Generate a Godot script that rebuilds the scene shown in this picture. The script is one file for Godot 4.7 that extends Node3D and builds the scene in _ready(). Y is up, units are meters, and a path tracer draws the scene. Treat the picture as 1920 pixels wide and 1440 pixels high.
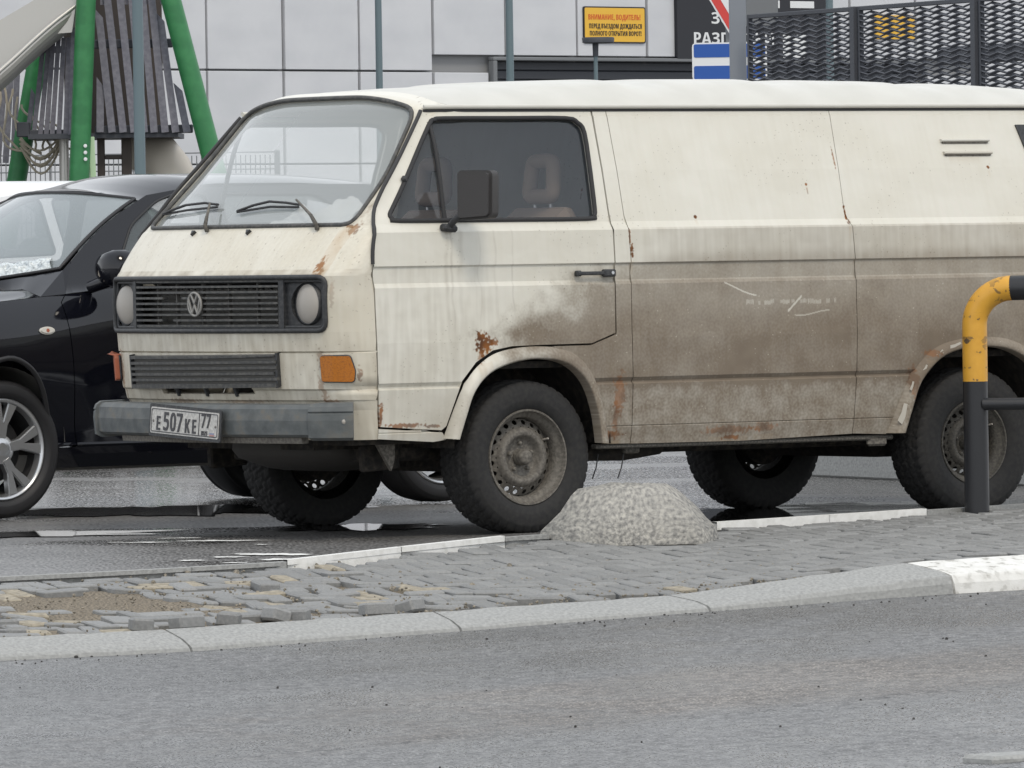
extends Node3D
# An old cream panel van parked beside a black crossover, seen over a paved verge.

class MB:
	var v := PackedVector3Array()
	var n := PackedVector3Array()
	var t := PackedVector2Array()
	func tri(a: Vector3, b: Vector3, c: Vector3, na: Vector3, nb: Vector3, nc: Vector3, ta := Vector2.ZERO, tb := Vector2.ZERO, tc := Vector2.ZERO) -> void:
		if (c - a).cross(b - a).dot(na + nb + nc) >= 0.0:
			v.append_array([a, b, c]); n.append_array([na, nb, nc]); t.append_array([ta, tb, tc])
		else:
			v.append_array([a, c, b]); n.append_array([na, nc, nb]); t.append_array([ta, tc, tb])
	func quad(a: Vector3, b: Vector3, c: Vector3, d: Vector3, na: Vector3, nb: Vector3, nc: Vector3, nd: Vector3, ua := Vector2.ZERO, ub := Vector2.ZERO, uc := Vector2.ZERO, ud := Vector2.ZERO) -> void:
		tri(a, b, c, na, nb, nc, ua, ub, uc)
		tri(a, c, d, na, nc, nd, ua, uc, ud)
	func face(p: Array, out: Vector3) -> void:
		var nn: Vector3 = (p[1] - p[0]).cross(p[2] - p[0]).normalized()
		if nn.dot(out) < 0.0: nn = -nn
		for i in range(1, p.size() - 1):
			tri(p[0], p[i], p[i + 1], nn, nn, nn)
	func box(xf: Transform3D, s: Vector3, b := 0.0) -> void:
		var h := s * 0.5
		if b <= 0.0:
			for ax in 3:
				for sg in [-1.0, 1.0]:
					var o := Vector3.ZERO; o[ax] = sg
					var u: int = (ax + 1) % 3
					var w: int = (ax + 2) % 3
					var p := []
					for k in [[-1, -1], [1, -1], [1, 1], [-1, 1]]:
						var q := Vector3.ZERO
						q[ax] = sg * h[ax]; q[u] = k[0] * h[u]; q[w] = k[1] * h[w]
						p.append(xf * q)
					face(p, xf.basis * o)
			return
		var cp := func(sg: Vector3, ax: int) -> Vector3:
			var q := Vector3(sg.x * (h.x - b), sg.y * (h.y - b), sg.z * (h.z - b))
			q[ax] = sg[ax] * h[ax]
			return xf * q
		for ax in 3:
			var u: int = (ax + 1) % 3
			var w: int = (ax + 2) % 3
			for sg in [-1.0, 1.0]:
				var p := []
				for k in [[-1, -1], [1, -1], [1, 1], [-1, 1]]:
					var g := Vector3.ZERO; g[ax] = sg; g[u] = k[0]; g[w] = k[1]
					p.append(cp.call(g, ax))
				var o := Vector3.ZERO; o[ax] = sg
				face(p, xf.basis * o)
			for k in [[-1, -1], [1, -1], [1, 1], [-1, 1]]:
				var g := Vector3.ZERO; g[u] = k[0]; g[w] = k[1]; g[ax] = -1
				var g2 := g; g2[ax] = 1
				var o := g; o[ax] = 0
				face([cp.call(g, u), cp.call(g2, u), cp.call(g2, w), cp.call(g, w)], xf.basis * o)
		for sx in [-1, 1]:
			for sy in [-1, 1]:
				for sz in [-1, 1]:
					var g := Vector3(sx, sy, sz)
					face([cp.call(g, 0), cp.call(g, 1), cp.call(g, 2)], xf.basis * g)
	func tube(p: PackedVector3Array, r: float, sides := 8, closed := false, r2 := -1.0, squash := 1.0) -> void:
		var m := p.size()
		if m < 2: return
		if r2 < 0.0: r2 = r
		var rings := []
		var norms := []
		var up := Vector3.UP
		for i in m:
			var d: Vector3
			if closed: d = (p[(i + 1) % m] - p[(i - 1 + m) % m]).normalized()
			else: d = (p[mini(i + 1, m - 1)] - p[maxi(i - 1, 0)]).normalized()
			if i == 0 and absf(d.dot(up)) > 0.95: up = Vector3.RIGHT
			var s := d.cross(up).normalized()
			up = s.cross(d).normalized()
			var ring := []
			var nn := []
			var rr := lerpf(r, r2, float(i) / (m - 1))
			for k in sides:
				var a := TAU * k / sides
				var q := s * cos(a) + up * sin(a) * squash
				ring.append(p[i] + q * rr); nn.append((s * cos(a) * squash + up * sin(a)).normalized())
			rings.append(ring); norms.append(nn)
		for i in (m if closed else m - 1):
			var j := (i + 1) % m
			for k in sides:
				var l := (k + 1) % sides
				quad(rings[i][k], rings[i][l], rings[j][l], rings[j][k], norms[i][k], norms[i][l], norms[j][l], norms[j][k])
		if not closed:
			face(rings[0], p[0] - p[1]); face(rings[m - 1], p[m - 1] - p[m - 2])
	# profile: x = radius, y = along the axis (local +Y of xf)
	func lathe(xf: Transform3D, pr: PackedVector2Array, segs := 32, soft := 50.0, a0 := 0.0, a1 := TAU) -> void:
		var m := pr.size()
		var sn := []
		for i in m - 1:
			var d := (pr[i + 1] - pr[i]).normalized()
			sn.append(Vector2(d.y, -d.x))
		for i in m - 1:
			var n0: Vector2 = sn[i]
			var n1: Vector2 = sn[i]
			if i > 0 and rad_to_deg(absf(sn[i].angle_to(sn[i - 1]))) < soft: n0 = (sn[i] + sn[i - 1]).normalized()
			if i < m - 2 and rad_to_deg(absf(sn[i].angle_to(sn[i + 1]))) < soft: n1 = (sn[i] + sn[i + 1]).normalized()
			for k in segs:
				var p := lerpf(a0, a1, float(k) / segs)
				var q := lerpf(a0, a1, float(k + 1) / segs)
				var c0 := Vector3(cos(p), 0, sin(p))
				var c1 := Vector3(cos(q), 0, sin(q))
				var f := func(c: Vector3, w: Vector2) -> Vector3: return xf * Vector3(c.x * w.x, w.y, c.z * w.x)
				var g := func(c: Vector3, w: Vector2) -> Vector3: return (xf.basis * Vector3(c.x * w.x, w.y, c.z * w.x)).normalized()
				if pr[i].x > 1e-5:
					tri(f.call(c0, pr[i]), f.call(c1, pr[i]), f.call(c1, pr[i + 1]), g.call(c0, n0), g.call(c1, n0), g.call(c1, n1))
				if pr[i + 1].x > 1e-5:
					tri(f.call(c0, pr[i]), f.call(c1, pr[i + 1]), f.call(c0, pr[i + 1]), g.call(c0, n0), g.call(c1, n1), g.call(c0, n1))
	func extrude(xf: Transform3D, poly: PackedVector2Array, z0: float, z1: float, soft := false) -> void:
		var ix := Geometry2D.triangulate_polygon(poly)
		var zn := xf.basis * Vector3(0, 0, 1)
		for i in range(0, ix.size(), 3):
			var a := poly[ix[i]]; var b := poly[ix[i + 1]]; var c := poly[ix[i + 2]]
			tri(xf * Vector3(a.x, a.y, z1), xf * Vector3(b.x, b.y, z1), xf * Vector3(c.x, c.y, z1), zn, zn, zn)
			tri(xf * Vector3(a.x, a.y, z0), xf * Vector3(b.x, b.y, z0), xf * Vector3(c.x, c.y, z0), -zn, -zn, -zn)
		var cw := 1.0 if Geometry2D.is_polygon_clockwise(poly) else -1.0
		var m := poly.size()
		for i in m:
			var a := poly[i]; var b := poly[(i + 1) % m]
			var d := (b - a).normalized()
			var e0 := d; var e1 := d
			if soft:
				e0 = (d + (a - poly[(i - 1 + m) % m]).normalized()).normalized()
				e1 = (d + (poly[(i + 2) % m] - b).normalized()).normalized()
			var n0 := (xf.basis * Vector3(-e0.y * cw, e0.x * cw, 0)).normalized()
			var n1 := (xf.basis * Vector3(-e1.y * cw, e1.x * cw, 0)).normalized()
			quad(xf * Vector3(a.x, a.y, z0), xf * Vector3(b.x, b.y, z0), xf * Vector3(b.x, b.y, z1), xf * Vector3(a.x, a.y, z1), n0, n1, n1, n0)
	# a curved sheet fn(u, v) over the polygon outer minus holes, cut on the lines us and vs so that creases at those lines stay sharp
	func surf(outer: PackedVector2Array, holes: Array, us: PackedFloat32Array, vs: PackedFloat32Array, fn: Callable, sg: float, uvf: Callable, flange := 0.0) -> void:
		for i in us.size() - 1:
			for j in vs.size() - 1:
				var cell := PackedVector2Array([Vector2(us[i], vs[j]), Vector2(us[i + 1], vs[j]), Vector2(us[i + 1], vs[j + 1]), Vector2(us[i], vs[j + 1])])
				var mid := (cell[0] + cell[2]) * 0.5
				var pieces: Array = Geometry2D.intersect_polygons(cell, outer)
				for h in holes:
					var left := []
					for p in pieces:
						for q in Geometry2D.clip_polygons(p, h):
							if not Geometry2D.is_polygon_clockwise(q): left.append(q)
					pieces = left
				for p in pieces:
					var ix := Geometry2D.triangulate_polygon(p)
					if ix.is_empty(): continue
					var P := []
					var N := []
					var T := []
					for w: Vector2 in p:
						P.append(fn.call(w.x, w.y)); N.append(nrm(fn, w, mid, sg)); T.append(uvf.call(w.x, w.y))
					for k in range(0, ix.size(), 3):
						tri(P[ix[k]], P[ix[k + 1]], P[ix[k + 2]], N[ix[k]], N[ix[k + 1]], N[ix[k + 2]], T[ix[k]], T[ix[k + 1]], T[ix[k + 2]])
		if flange > 0.0:
			for ring: PackedVector2Array in [outer] + holes:
				var c := Vector2.ZERO
				for w in ring: c += w / ring.size()
				for i in ring.size():
					var a := ring[i]; var b := ring[(i + 1) % ring.size()]
					var k := maxi(1, int(ceil(a.distance_to(b) / 0.06)))
					for s in k:
						var p := a.lerp(b, float(s) / k); var q := a.lerp(b, float(s + 1) / k)
						var np := nrm(fn, p, c, sg) * flange; var nq := nrm(fn, q, c, sg) * flange
						var P: Vector3 = fn.call(p.x, p.y); var Q: Vector3 = fn.call(q.x, q.y)
						var e := (Q - P).cross(np).normalized()
						quad(P, Q, Q - nq, P - np, e, e, e, e, uvf.call(p.x, p.y), uvf.call(q.x, q.y), uvf.call(q.x, q.y), uvf.call(p.x, p.y))
	static func nrm(fn: Callable, w: Vector2, mid: Vector2, sg: float) -> Vector3:
		var e := 0.002
		var du := e if mid.x >= w.x else -e
		var dv := e if mid.y >= w.y else -e
		var o: Vector3 = fn.call(w.x, w.y)
		var pu: Vector3 = (fn.call(w.x + du, w.y) - o) / du
		var pv: Vector3 = (fn.call(w.x, w.y + dv) - o) / dv
		return (pu.cross(pv) * sg).normalized()
	func mesh() -> ArrayMesh:
		var a := []
		a.resize(Mesh.ARRAY_MAX)
		a[Mesh.ARRAY_VERTEX] = v; a[Mesh.ARRAY_NORMAL] = n; a[Mesh.ARRAY_TEX_UV] = t
		var m := ArrayMesh.new()
		m.add_surface_from_arrays(Mesh.PRIMITIVE_TRIANGLES, a)
		return m

var taken := {}
var M := {}
var rng := RandomNumberGenerator.new()

func numbered(called: String) -> String:
	if not taken.has(called):
		taken[called] = 0
		return called
	taken[called] += 1
	return "%s_%03d" % [called, taken[called]]

func tag(o: Node3D, label: String, category: String, group := "") -> Node3D:
	o.set_meta("label", label); o.set_meta("category", category)
	if group: o.set_meta("group", group)
	return o

func put(mb: MB, called: String, m: Material, parent: Node = self) -> MeshInstance3D:
	var o := MeshInstance3D.new()
	o.mesh = mb.mesh(); o.material_override = m
	o.name = numbered(called) if parent == self else called
	parent.add_child(o, true)
	return o

func put_mesh(me: Mesh, called: String, m: Material, parent: Node, xf := Transform3D()) -> MeshInstance3D:
	var o := MeshInstance3D.new()
	o.mesh = me; o.material_override = m; o.transform = xf
	o.name = numbered(called) if parent == self else called
	parent.add_child(o, true)
	return o

func base(called: String, at := Vector3.ZERO, turn := 0.0, parent: Node = self) -> Node3D:
	var o := Node3D.new()
	o.name = numbered(called) if parent == self else called
	o.position = at; o.rotation.y = turn
	parent.add_child(o, true)
	return o

func struct(o: Node3D) -> Node3D:
	o.set_meta("kind", "structure")
	return o

func lin(r: float, g: float, b: float, a := 1.0) -> Color:
	var c := Color(r, g, b).linear_to_srgb()
	c.a = a
	return c

func mat(c: Color, rough := 0.6, metal := 0.0, spec := 0.5) -> StandardMaterial3D:
	var m := StandardMaterial3D.new()
	m.albedo_color = c; m.roughness = rough; m.metallic = metal; m.metallic_specular = spec
	return m

func glass(c: Color, rough := 0.02) -> StandardMaterial3D:
	var m := mat(c, rough)
	m.transparency = BaseMaterial3D.TRANSPARENCY_ALPHA
	return m

func noise(freq: float, octaves := 3, seed_ := 1, kind := FastNoiseLite.TYPE_SIMPLEX_SMOOTH) -> FastNoiseLite:
	var f := FastNoiseLite.new()
	f.noise_type = kind; f.frequency = freq; f.seed = seed_
	f.fractal_octaves = octaves; f.fractal_type = FastNoiseLite.FRACTAL_FBM if octaves > 1 else FastNoiseLite.FRACTAL_NONE
	return f

# a seamless mottle between two colours, computed once
func mottle(freq: float, cols: Array, stops: Array, octaves := 4, seed_ := 1, size := 512, kind := FastNoiseLite.TYPE_SIMPLEX_SMOOTH) -> NoiseTexture2D:
	var g := Gradient.new()
	g.offsets = PackedFloat32Array(stops); g.colors = PackedColorArray(cols)
	var x := NoiseTexture2D.new()
	x.width = size; x.height = size; x.seamless = true; x.noise = noise(freq, octaves, seed_, kind); x.color_ramp = g
	return x

func relief(freq: float, octaves := 3, seed_ := 1, size := 512, kind := FastNoiseLite.TYPE_SIMPLEX_SMOOTH) -> NoiseTexture2D:
	var x := NoiseTexture2D.new()
	x.width = size; x.height = size; x.seamless = true; x.noise = noise(freq, octaves, seed_, kind)
	return x

func tri_map(m: StandardMaterial3D, scale_: float, world := false) -> StandardMaterial3D:
	m.uv1_triplanar = true; m.uv1_world_triplanar = world; m.uv1_scale = Vector3.ONE * scale_
	return m

func bump(m: StandardMaterial3D, tex: Texture2D, cm: float) -> StandardMaterial3D:
	m.heightmap_enabled = true; m.heightmap_texture = tex; m.heightmap_scale = cm
	return m

func lut(tb: PackedVector2Array, x: float) -> float:
	if x <= tb[0].x: return tb[0].y
	for i in range(1, tb.size()):
		if x <= tb[i].x:
			return lerpf(tb[i - 1].y, tb[i].y, (x - tb[i - 1].x) / (tb[i].x - tb[i - 1].x))
	return tb[tb.size() - 1].y

func path3(L: PackedVector3Array, x: float) -> Vector3: # point of a polyline that runs along x
	var n := L.size()
	for i in range(1, n):
		if x <= L[i].x or i == n - 1:
			return L[i - 1].lerp(L[i], (x - L[i - 1].x) / (L[i].x - L[i - 1].x))
	return L[0]

func lines(a: float, b: float, step: float, extra := []) -> PackedFloat32Array:
	var s := []
	var k := maxi(1, int(round((b - a) / step)))
	for i in k + 1: s.append(lerpf(a, b, float(i) / k))
	for e in extra:
		if e > a and e < b: s.append(e)
	s.sort()
	var r := PackedFloat32Array()
	for x in s:
		if r.is_empty() or x - r[r.size() - 1] > 0.0012: r.append(x)
	return r

func no_uv(_u: float, _v: float) -> Vector2: return Vector2.ZERO

# rounds the corners of a polygon
func rounded(p: PackedVector2Array, r: float, k := 4) -> PackedVector2Array:
	var o := PackedVector2Array()
	var n := p.size()
	for i in n:
		var a := p[(i - 1 + n) % n]; var b := p[i]; var c := p[(i + 1) % n]
		var rr := minf(r, 0.45 * minf(a.distance_to(b), b.distance_to(c)))
		var s := b + (a - b).normalized() * rr
		var e := b + (c - b).normalized() * rr
		for j in k + 1:
			var t := float(j) / k
			o.append(s.lerp(b, t).lerp(b.lerp(e, t), t))
	return o

func ccw(p: PackedVector2Array) -> PackedVector2Array:
	var q := p.duplicate()
	if Geometry2D.is_polygon_clockwise(q): q.reverse()
	return q

func inset(p: PackedVector2Array, d: float) -> PackedVector2Array:
	var r := Geometry2D.offset_polygon(ccw(p), -d, Geometry2D.JOIN_MITER)
	return r[0] if r.size() else p

func smooth(p: PackedVector2Array, k := 4, closed := false) -> PackedVector2Array: # Catmull-Rom
	var o := PackedVector2Array()
	var n := p.size()
	for i in (n if closed else n - 1):
		var a := p[(i - 1 + n) % n] if closed or i > 0 else p[0]
		var b := p[i]; var c := p[(i + 1) % n]
		var d := p[(i + 2) % n] if closed or i < n - 2 else p[n - 1]
		for j in k:
			o.append(b.cubic_interpolate(c, a, d, float(j) / k))
	if not closed: o.append(p[n - 1])
	return o

func text(s: String, h: float, called: String, m: Material, parent: Node, xf: Transform3D, squeeze := 1.0, bold := 0.0, fam := "Droid Sans") -> MeshInstance3D:
	var f := SystemFont.new()
	f.font_names = PackedStringArray([fam]); f.font_weight = 700 if bold > 0.0 else 400
	var fv := FontVariation.new()
	fv.base_font = f
	var tm := TextMesh.new()
	tm.font = fv; tm.text = s; tm.font_size = 48; tm.depth = 0.003
	tm.pixel_size = h / 34.5
	return put_mesh(tm, called, m, parent, xf * Transform3D(Basis.from_scale(Vector3(squeeze, 1, 1)), Vector3.ZERO))

const EDGE := [Vector3(-6.0, -0.056, -29.5), Vector3(-2.503, -0.056, -32.2), Vector3(-2.099, -0.057, -32.6), Vector3(-1.526, -0.049, -32.9), Vector3(-0.966, -0.04, -33.3), Vector3(-0.51, -0.02, -34.0), Vector3(-0.033, -0.001, -34.7), Vector3(0.905, 0.012, -35.6), Vector3(1.865, 0.027, -36.5), Vector3(2.36, 0.033, -37.0), Vector3(3.388, 0.043, -38.0), Vector3(7.0, 0.05, -41.5)]
const KERB := [[Vector3(-5.6, -0.19, -27.4), Vector3(-5.5, -0.24, -27.25), Vector3(-5.48, -0.265, -27.23)], [Vector3(-3.52, -0.185, -29.1), Vector3(-3.41, -0.236, -28.95), Vector3(-3.39, -0.262, -28.93)],
	[Vector3(-1.361, -0.197, -30.97), Vector3(-1.265, -0.249, -30.82), Vector3(-1.248, -0.277, -30.8)], [Vector3(-0.326, -0.182, -31.812), Vector3(-0.232, -0.23, -31.662), Vector3(-0.215, -0.254, -31.642)],
	[Vector3(0.626, -0.167, -32.59), Vector3(0.774, -0.204, -32.44), Vector3(0.791, -0.225, -32.42)], [Vector3(1.635, -0.077, -33.353), Vector3(1.808, -0.125, -33.203), Vector3(1.824, -0.202, -33.183)],
	[Vector3(2.72, -0.055, -34.12), Vector3(2.893, -0.113, -33.97), Vector3(2.909, -0.192, -33.95)], [Vector3(5.0, -0.05, -35.7), Vector3(5.17, -0.105, -35.55), Vector3(5.19, -0.185, -35.53)]]
var edge := PackedVector3Array(EDGE)
var kerb_back := PackedVector3Array()
var kerb_foot := PackedVector3Array()
var n1 := noise(1.0, 3, 11)
var n2 := noise(1.0, 2, 12)
var n3 := noise(1.0, 1, 13)

func lot_y(x: float, z: float) -> float:
	var e := path3(edge, clampf(x, -6, 7))
	var d := e.z - z
	return minf(e.y, 0.0) * (1.0 - smoothstep(0.1, 2.2, d)) - 0.006

func island_y(x: float, z: float) -> float:
	var e := path3(edge, clampf(x, -6, 7))
	var k := path3(kerb_back, clampf(x, -5.6, 5.0))
	return lerpf(e.y, k.y, clampf((z - e.z) / (k.z - e.z), -0.1, 1.1))

func road_y(x: float) -> float:
	return path3(kerb_foot, clampf(x, -5.4, 5.1)).y

func _ready() -> void:
	rng.seed = 7
	setup_view()
	materials()
	build_ground()
	build_island()
	build_van()
	build_crossover()
	build_white_car()
	build_background()
	build_details()

func setup_view() -> void:
	var cam := Camera3D.new()
	cam.name = "camera"
	cam.basis = Basis(Vector3.RIGHT, -0.017) * Basis(Vector3.BACK, -0.015)
	cam.position = Vector3(0, 1.26, 0)
	cam.fov = 5.4957; cam.near = 0.5; cam.far = 3000.0
	add_child(cam)
	var sky := ProceduralSkyMaterial.new()
	sky.sky_top_color = lin(0.66, 0.70, 0.76)
	sky.sky_horizon_color = lin(0.86, 0.88, 0.90)
	sky.sky_curve = 0.25
	sky.ground_bottom_color = lin(0.2, 0.2, 0.2)
	sky.ground_horizon_color = lin(0.5, 0.5, 0.5)
	sky.sun_angle_max = 50.0; sky.sun_curve = 0.3
	var e := Environment.new()
	e.background_mode = Environment.BG_SKY
	e.sky = Sky.new(); e.sky.sky_material = sky
	e.tonemap_mode = Environment.TONE_MAPPER_LINEAR
	e.tonemap_exposure = 1.6
	e.sdfgi_enabled = true; e.ssao_enabled = true; e.ssil_enabled = true
	var we := WorldEnvironment.new()
	we.name = "world_environment"; we.environment = e
	add_child(we)
	var sun := DirectionalLight3D.new()
	sun.name = "sun"
	sun.light_color = Color(1.0, 0.96, 0.9); sun.light_energy = 0.28; sun.light_angular_distance = 14.0; sun.shadow_enabled = true
	sun.rotation_degrees = Vector3(-52, 18, 0)
	add_child(sun)

func materials() -> void:
	var grain := relief(0.06, 3, 3)
	var speck := relief(0.12, 2, 5)
	var cell := relief(0.05, 2, 9, 512, FastNoiseLite.TYPE_CELLULAR)
	M.rubber = bump(tri_map(mat(lin(0.028, 0.028, 0.03), 0.75), 6.0), grain, 0.1)
	M.tyre = tri_map(mat(Color.WHITE, 0.82), 3.0)
	M.tyre.albedo_texture = mottle(0.02, [lin(0.015, 0.015, 0.016), lin(0.028, 0.0275, 0.026)], [0.2, 0.85], 4, 21)
	M.car_tyre = mat(lin(0.016, 0.016, 0.018), 0.6)
	M.trim = tri_map(mat(Color.WHITE, 0.55), 4.0)
	M.trim.albedo_texture = mottle(0.02, [lin(0.022, 0.024, 0.027), lin(0.060, 0.060, 0.060)], [0.3, 0.85], 4, 22)
	M.mirror = bump(tri_map(mat(lin(0.04, 0.038, 0.038), 0.6), 5.0), grain, 0.05)
	M.emblem = mat(lin(0.26, 0.255, 0.24), 0.5)
	M.flag_blue = mat(lin(0.22, 0.25, 0.36), 0.6)
	M.flag_red = mat(lin(0.40, 0.22, 0.20), 0.6)
	M.flake = mat(lin(0.46, 0.435, 0.38), 0.6)
	M.mesh = mat(lin(0.085, 0.09, 0.105), 0.6)
	M.paper = mat(lin(0.5, 0.51, 0.5), 0.8)
	M.pan = mat(lin(0.055, 0.052, 0.048), 0.75)
	M.column = mat(lin(0.21, 0.23, 0.26), 0.5)
	M.dark_stone = mat(lin(0.045, 0.043, 0.04), 0.8)
	M.slush = tri_map(mat(Color.WHITE, 0.35), 5.0)
	M.slush.albedo_texture = mottle(0.03, [lin(0.30, 0.33, 0.34), lin(0.62, 0.68, 0.70), lin(0.74, 0.78, 0.79)], [0.22, 0.42, 0.8], 4, 81)
	M.dark = mat(lin(0.16, 0.155, 0.145), 0.85)
	M.seal = mat(lin(0.03, 0.03, 0.032), 0.6)
	M.glass = glass(lin(0.18, 0.24, 0.32, 0.08), 0.02)  # bluish tint puts the reflected cloudy surroundings into the pane colour
	M.sheen_dust_glass = glass(lin(0.60, 0.64, 0.63, 0.40), 0.03)  # pale tint paints in sky reflection and haze together with a dust film
	M.rim = tri_map(mat(Color.WHITE, 0.7), 5.0)
	M.rim.albedo_texture = mottle(0.02, [lin(0.085, 0.078, 0.068), lin(0.19, 0.175, 0.15)], [0.25, 0.8], 4, 23)
	M.rim_dark = tri_map(mat(Color.WHITE, 0.75), 5.0)
	M.rim_dark.albedo_texture = mottle(0.025, [lin(0.05, 0.047, 0.042), lin(0.13, 0.12, 0.10)], [0.25, 0.8], 4, 24)
	M.bumper = bump(tri_map(mat(Color.WHITE, 0.62), 1.6), grain, 0.06)
	M.bumper.albedo_texture = mottle(0.012, [lin(0.075, 0.084, 0.086), lin(0.115, 0.125, 0.126), lin(0.15, 0.135, 0.11)], [0.25, 0.65, 0.92], 5, 25)
	M.grille = tri_map(mat(Color.WHITE, 0.6), 3.0)
	M.grille.albedo_texture = mottle(0.02, [lin(0.045, 0.047, 0.048), lin(0.12, 0.115, 0.105)], [0.25, 0.85], 4, 26)
	M.lens = mat(lin(0.36, 0.335, 0.30), 0.35)
	M.amber = tri_map(mat(Color.WHITE, 0.18), 6.0)
	M.amber.albedo_texture = mottle(0.03, [lin(0.22, 0.075, 0.02), lin(0.42, 0.145, 0.017)], [0.15, 0.5], 3, 27)
	M.amber_dull = mat(lin(0.42, 0.13, 0.07), 0.4)
	M.plate = tri_map(mat(Color.WHITE, 0.5), 5.0)
	M.plate.albedo_texture = mottle(0.02, [lin(0.40, 0.39, 0.37), lin(0.56, 0.55, 0.52)], [0.25, 0.75], 4, 28)
	M.plate_ink = mat(lin(0.05, 0.05, 0.055), 0.6)
	M.cloth = mat(lin(0.20, 0.155, 0.12), 0.9)
	M.cloth_dark = mat(lin(0.075, 0.07, 0.068), 0.9)
	M.lining = mat(lin(0.30, 0.29, 0.27), 0.9)
	M.under = tri_map(mat(Color.WHITE, 0.9), 2.0)
	M.under.albedo_texture = mottle(0.02, [lin(0.015, 0.014, 0.013), lin(0.06, 0.05, 0.04)], [0.3, 0.9], 4, 29)
	M.black_paint = mat(lin(0.005, 0.0055, 0.009), 0.06)
	M.white_paint = mat(lin(0.72, 0.73, 0.74), 0.25)
	M.car_glass = glass(lin(0.16, 0.19, 0.20, 0.45), 0.02)
	M.wind_glass = glass(lin(0.42, 0.48, 0.50, 0.42), 0.02)  # pale film colour stands in for sky reflected on the car windscreens
	M.plastic = mat(lin(0.018, 0.018, 0.02), 0.5)
	M.alloy = mat(lin(0.55, 0.56, 0.57), 0.28, 0.85)
	M.alloy_dark = mat(lin(0.05, 0.05, 0.052), 0.5, 0.4)
	M.clear_lamp = mat(lin(0.65, 0.63, 0.58), 0.15)
	M.concrete = bump(tri_map(mat(Color.WHITE, 0.9), 3.1, true), speck, 0.06)
	M.concrete.albedo_texture = mottle(0.03, [lin(0.25, 0.253, 0.247), lin(0.335, 0.34, 0.332), lin(0.405, 0.408, 0.395)], [0.2, 0.55, 0.9], 6, 31)
	M.white_kerb = bump(tri_map(mat(Color.WHITE, 0.8), 1.9, true), speck, 0.08)
	M.white_kerb.albedo_texture = mottle(0.014, [lin(0.34, 0.33, 0.30), lin(0.66, 0.655, 0.625), lin(0.76, 0.76, 0.735)], [0.2, 0.34, 0.8], 6, 32)
	M.granite = bump(tri_map(mat(Color.WHITE, 0.9), 1.5), relief(0.06, 6, 14), 0.7)
	M.granite.albedo_texture = mottle(0.05, [lin(0.17, 0.168, 0.16), lin(0.34, 0.33, 0.305), lin(0.49, 0.47, 0.42)], [0.25, 0.5, 0.78], 8, 33)
	M.paver = []
	for k in 5:
		var f: float = [1.0, 0.88, 1.08, 0.94, 1.03][k]
		var pm := bump(tri_map(mat(Color.WHITE, 0.6), 4.2, true), speck, 0.07)
		pm.albedo_texture = mottle(0.02 + 0.004 * k, [lin(0.19 * f, 0.192 * f, 0.19 * f), lin(0.235 * f, 0.238 * f, 0.235 * f), lin(0.28 * f, 0.276 * f, 0.262 * f)], [0.2, 0.6, 0.92], 5, 40 + k)
		M.paver.append(pm)
	M.paver_tan = bump(tri_map(mat(Color.WHITE, 0.85), 2.2, true), grain, 0.3)
	M.paver_tan.albedo_texture = mottle(0.02, [lin(0.24, 0.215, 0.17), lin(0.40, 0.355, 0.27)], [0.25, 0.8], 5, 46)
	M.sand = bump(tri_map(mat(Color.WHITE, 0.95), 2.5, true), relief(0.1, 3, 17), 0.9)
	M.sand.albedo_texture = mottle(0.05, [lin(0.10, 0.088, 0.07), lin(0.27, 0.225, 0.165), lin(0.36, 0.31, 0.24)], [0.2, 0.55, 0.9], 4, 47)
	M.soil = tri_map(mat(Color.WHITE, 0.95), 3.0, true)
	M.soil.albedo_texture = mottle(0.04, [lin(0.04, 0.038, 0.034), lin(0.10, 0.094, 0.082)], [0.25, 0.8], 4, 82)
	M.pebble = tri_map(mat(Color.WHITE, 0.9), 6.0, true)
	M.pebble.albedo_texture = mottle(0.02, [lin(0.12, 0.11, 0.09), lin(0.34, 0.30, 0.24)], [0.3, 0.7], 2, 48)
	M.water = mat(lin(0.012, 0.012, 0.011), 0.03)
	M.line_paint = tri_map(mat(Color.WHITE, 0.7), 2.0, true)
	M.line_paint.albedo_texture = mottle(0.02, [lin(0.66, 0.66, 0.63), lin(0.80, 0.80, 0.78)], [0.2, 0.6], 4, 49)
	M.yellow = bump(tri_map(mat(Color.WHITE, 0.38), 2.0), relief(0.02, 2, 51), 0.05)
	M.yellow.albedo_texture = mottle(0.012, [lin(0.09, 0.06, 0.035), lin(0.62, 0.32, 0.033), lin(0.68, 0.36, 0.042)], [0.235, 0.245, 0.8], 4, 52)
	M.black_pipe = mat(lin(0.016, 0.017, 0.02), 0.38)
	M.cladding = tri_map(mat(Color.WHITE, 0.55), 0.5, true)
	M.cladding.albedo_texture = mottle(0.006, [lin(0.55, 0.565, 0.595), lin(0.605, 0.62, 0.645)], [0.25, 0.75], 5, 53)
	M.joint = mat(lin(0.24, 0.245, 0.25), 0.8)
	M.steel_grey = mat(lin(0.17, 0.18, 0.19), 0.55)
	M.galvanised = mat(lin(0.13, 0.18, 0.20), 0.5, 0.2)
	M.anthracite = mat(lin(0.055, 0.06, 0.072), 0.6)
	M.shutter = mat(lin(0.045, 0.05, 0.06), 0.6)
	M.sign_yellow = mat(lin(0.78, 0.46, 0.045), 0.5)
	M.sign_black = mat(lin(0.011, 0.012, 0.018), 0.5)
	M.sign_blue = mat(lin(0.015, 0.085, 0.36), 0.45)
	M.sign_white = mat(lin(0.72, 0.74, 0.75), 0.5)
	M.sign_red = mat(lin(0.60, 0.055, 0.045), 0.45)
	M.ink_red = mat(lin(0.62, 0.12, 0.03), 0.6)
	M.green = tri_map(mat(Color.WHITE, 0.45), 1.0)
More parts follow.
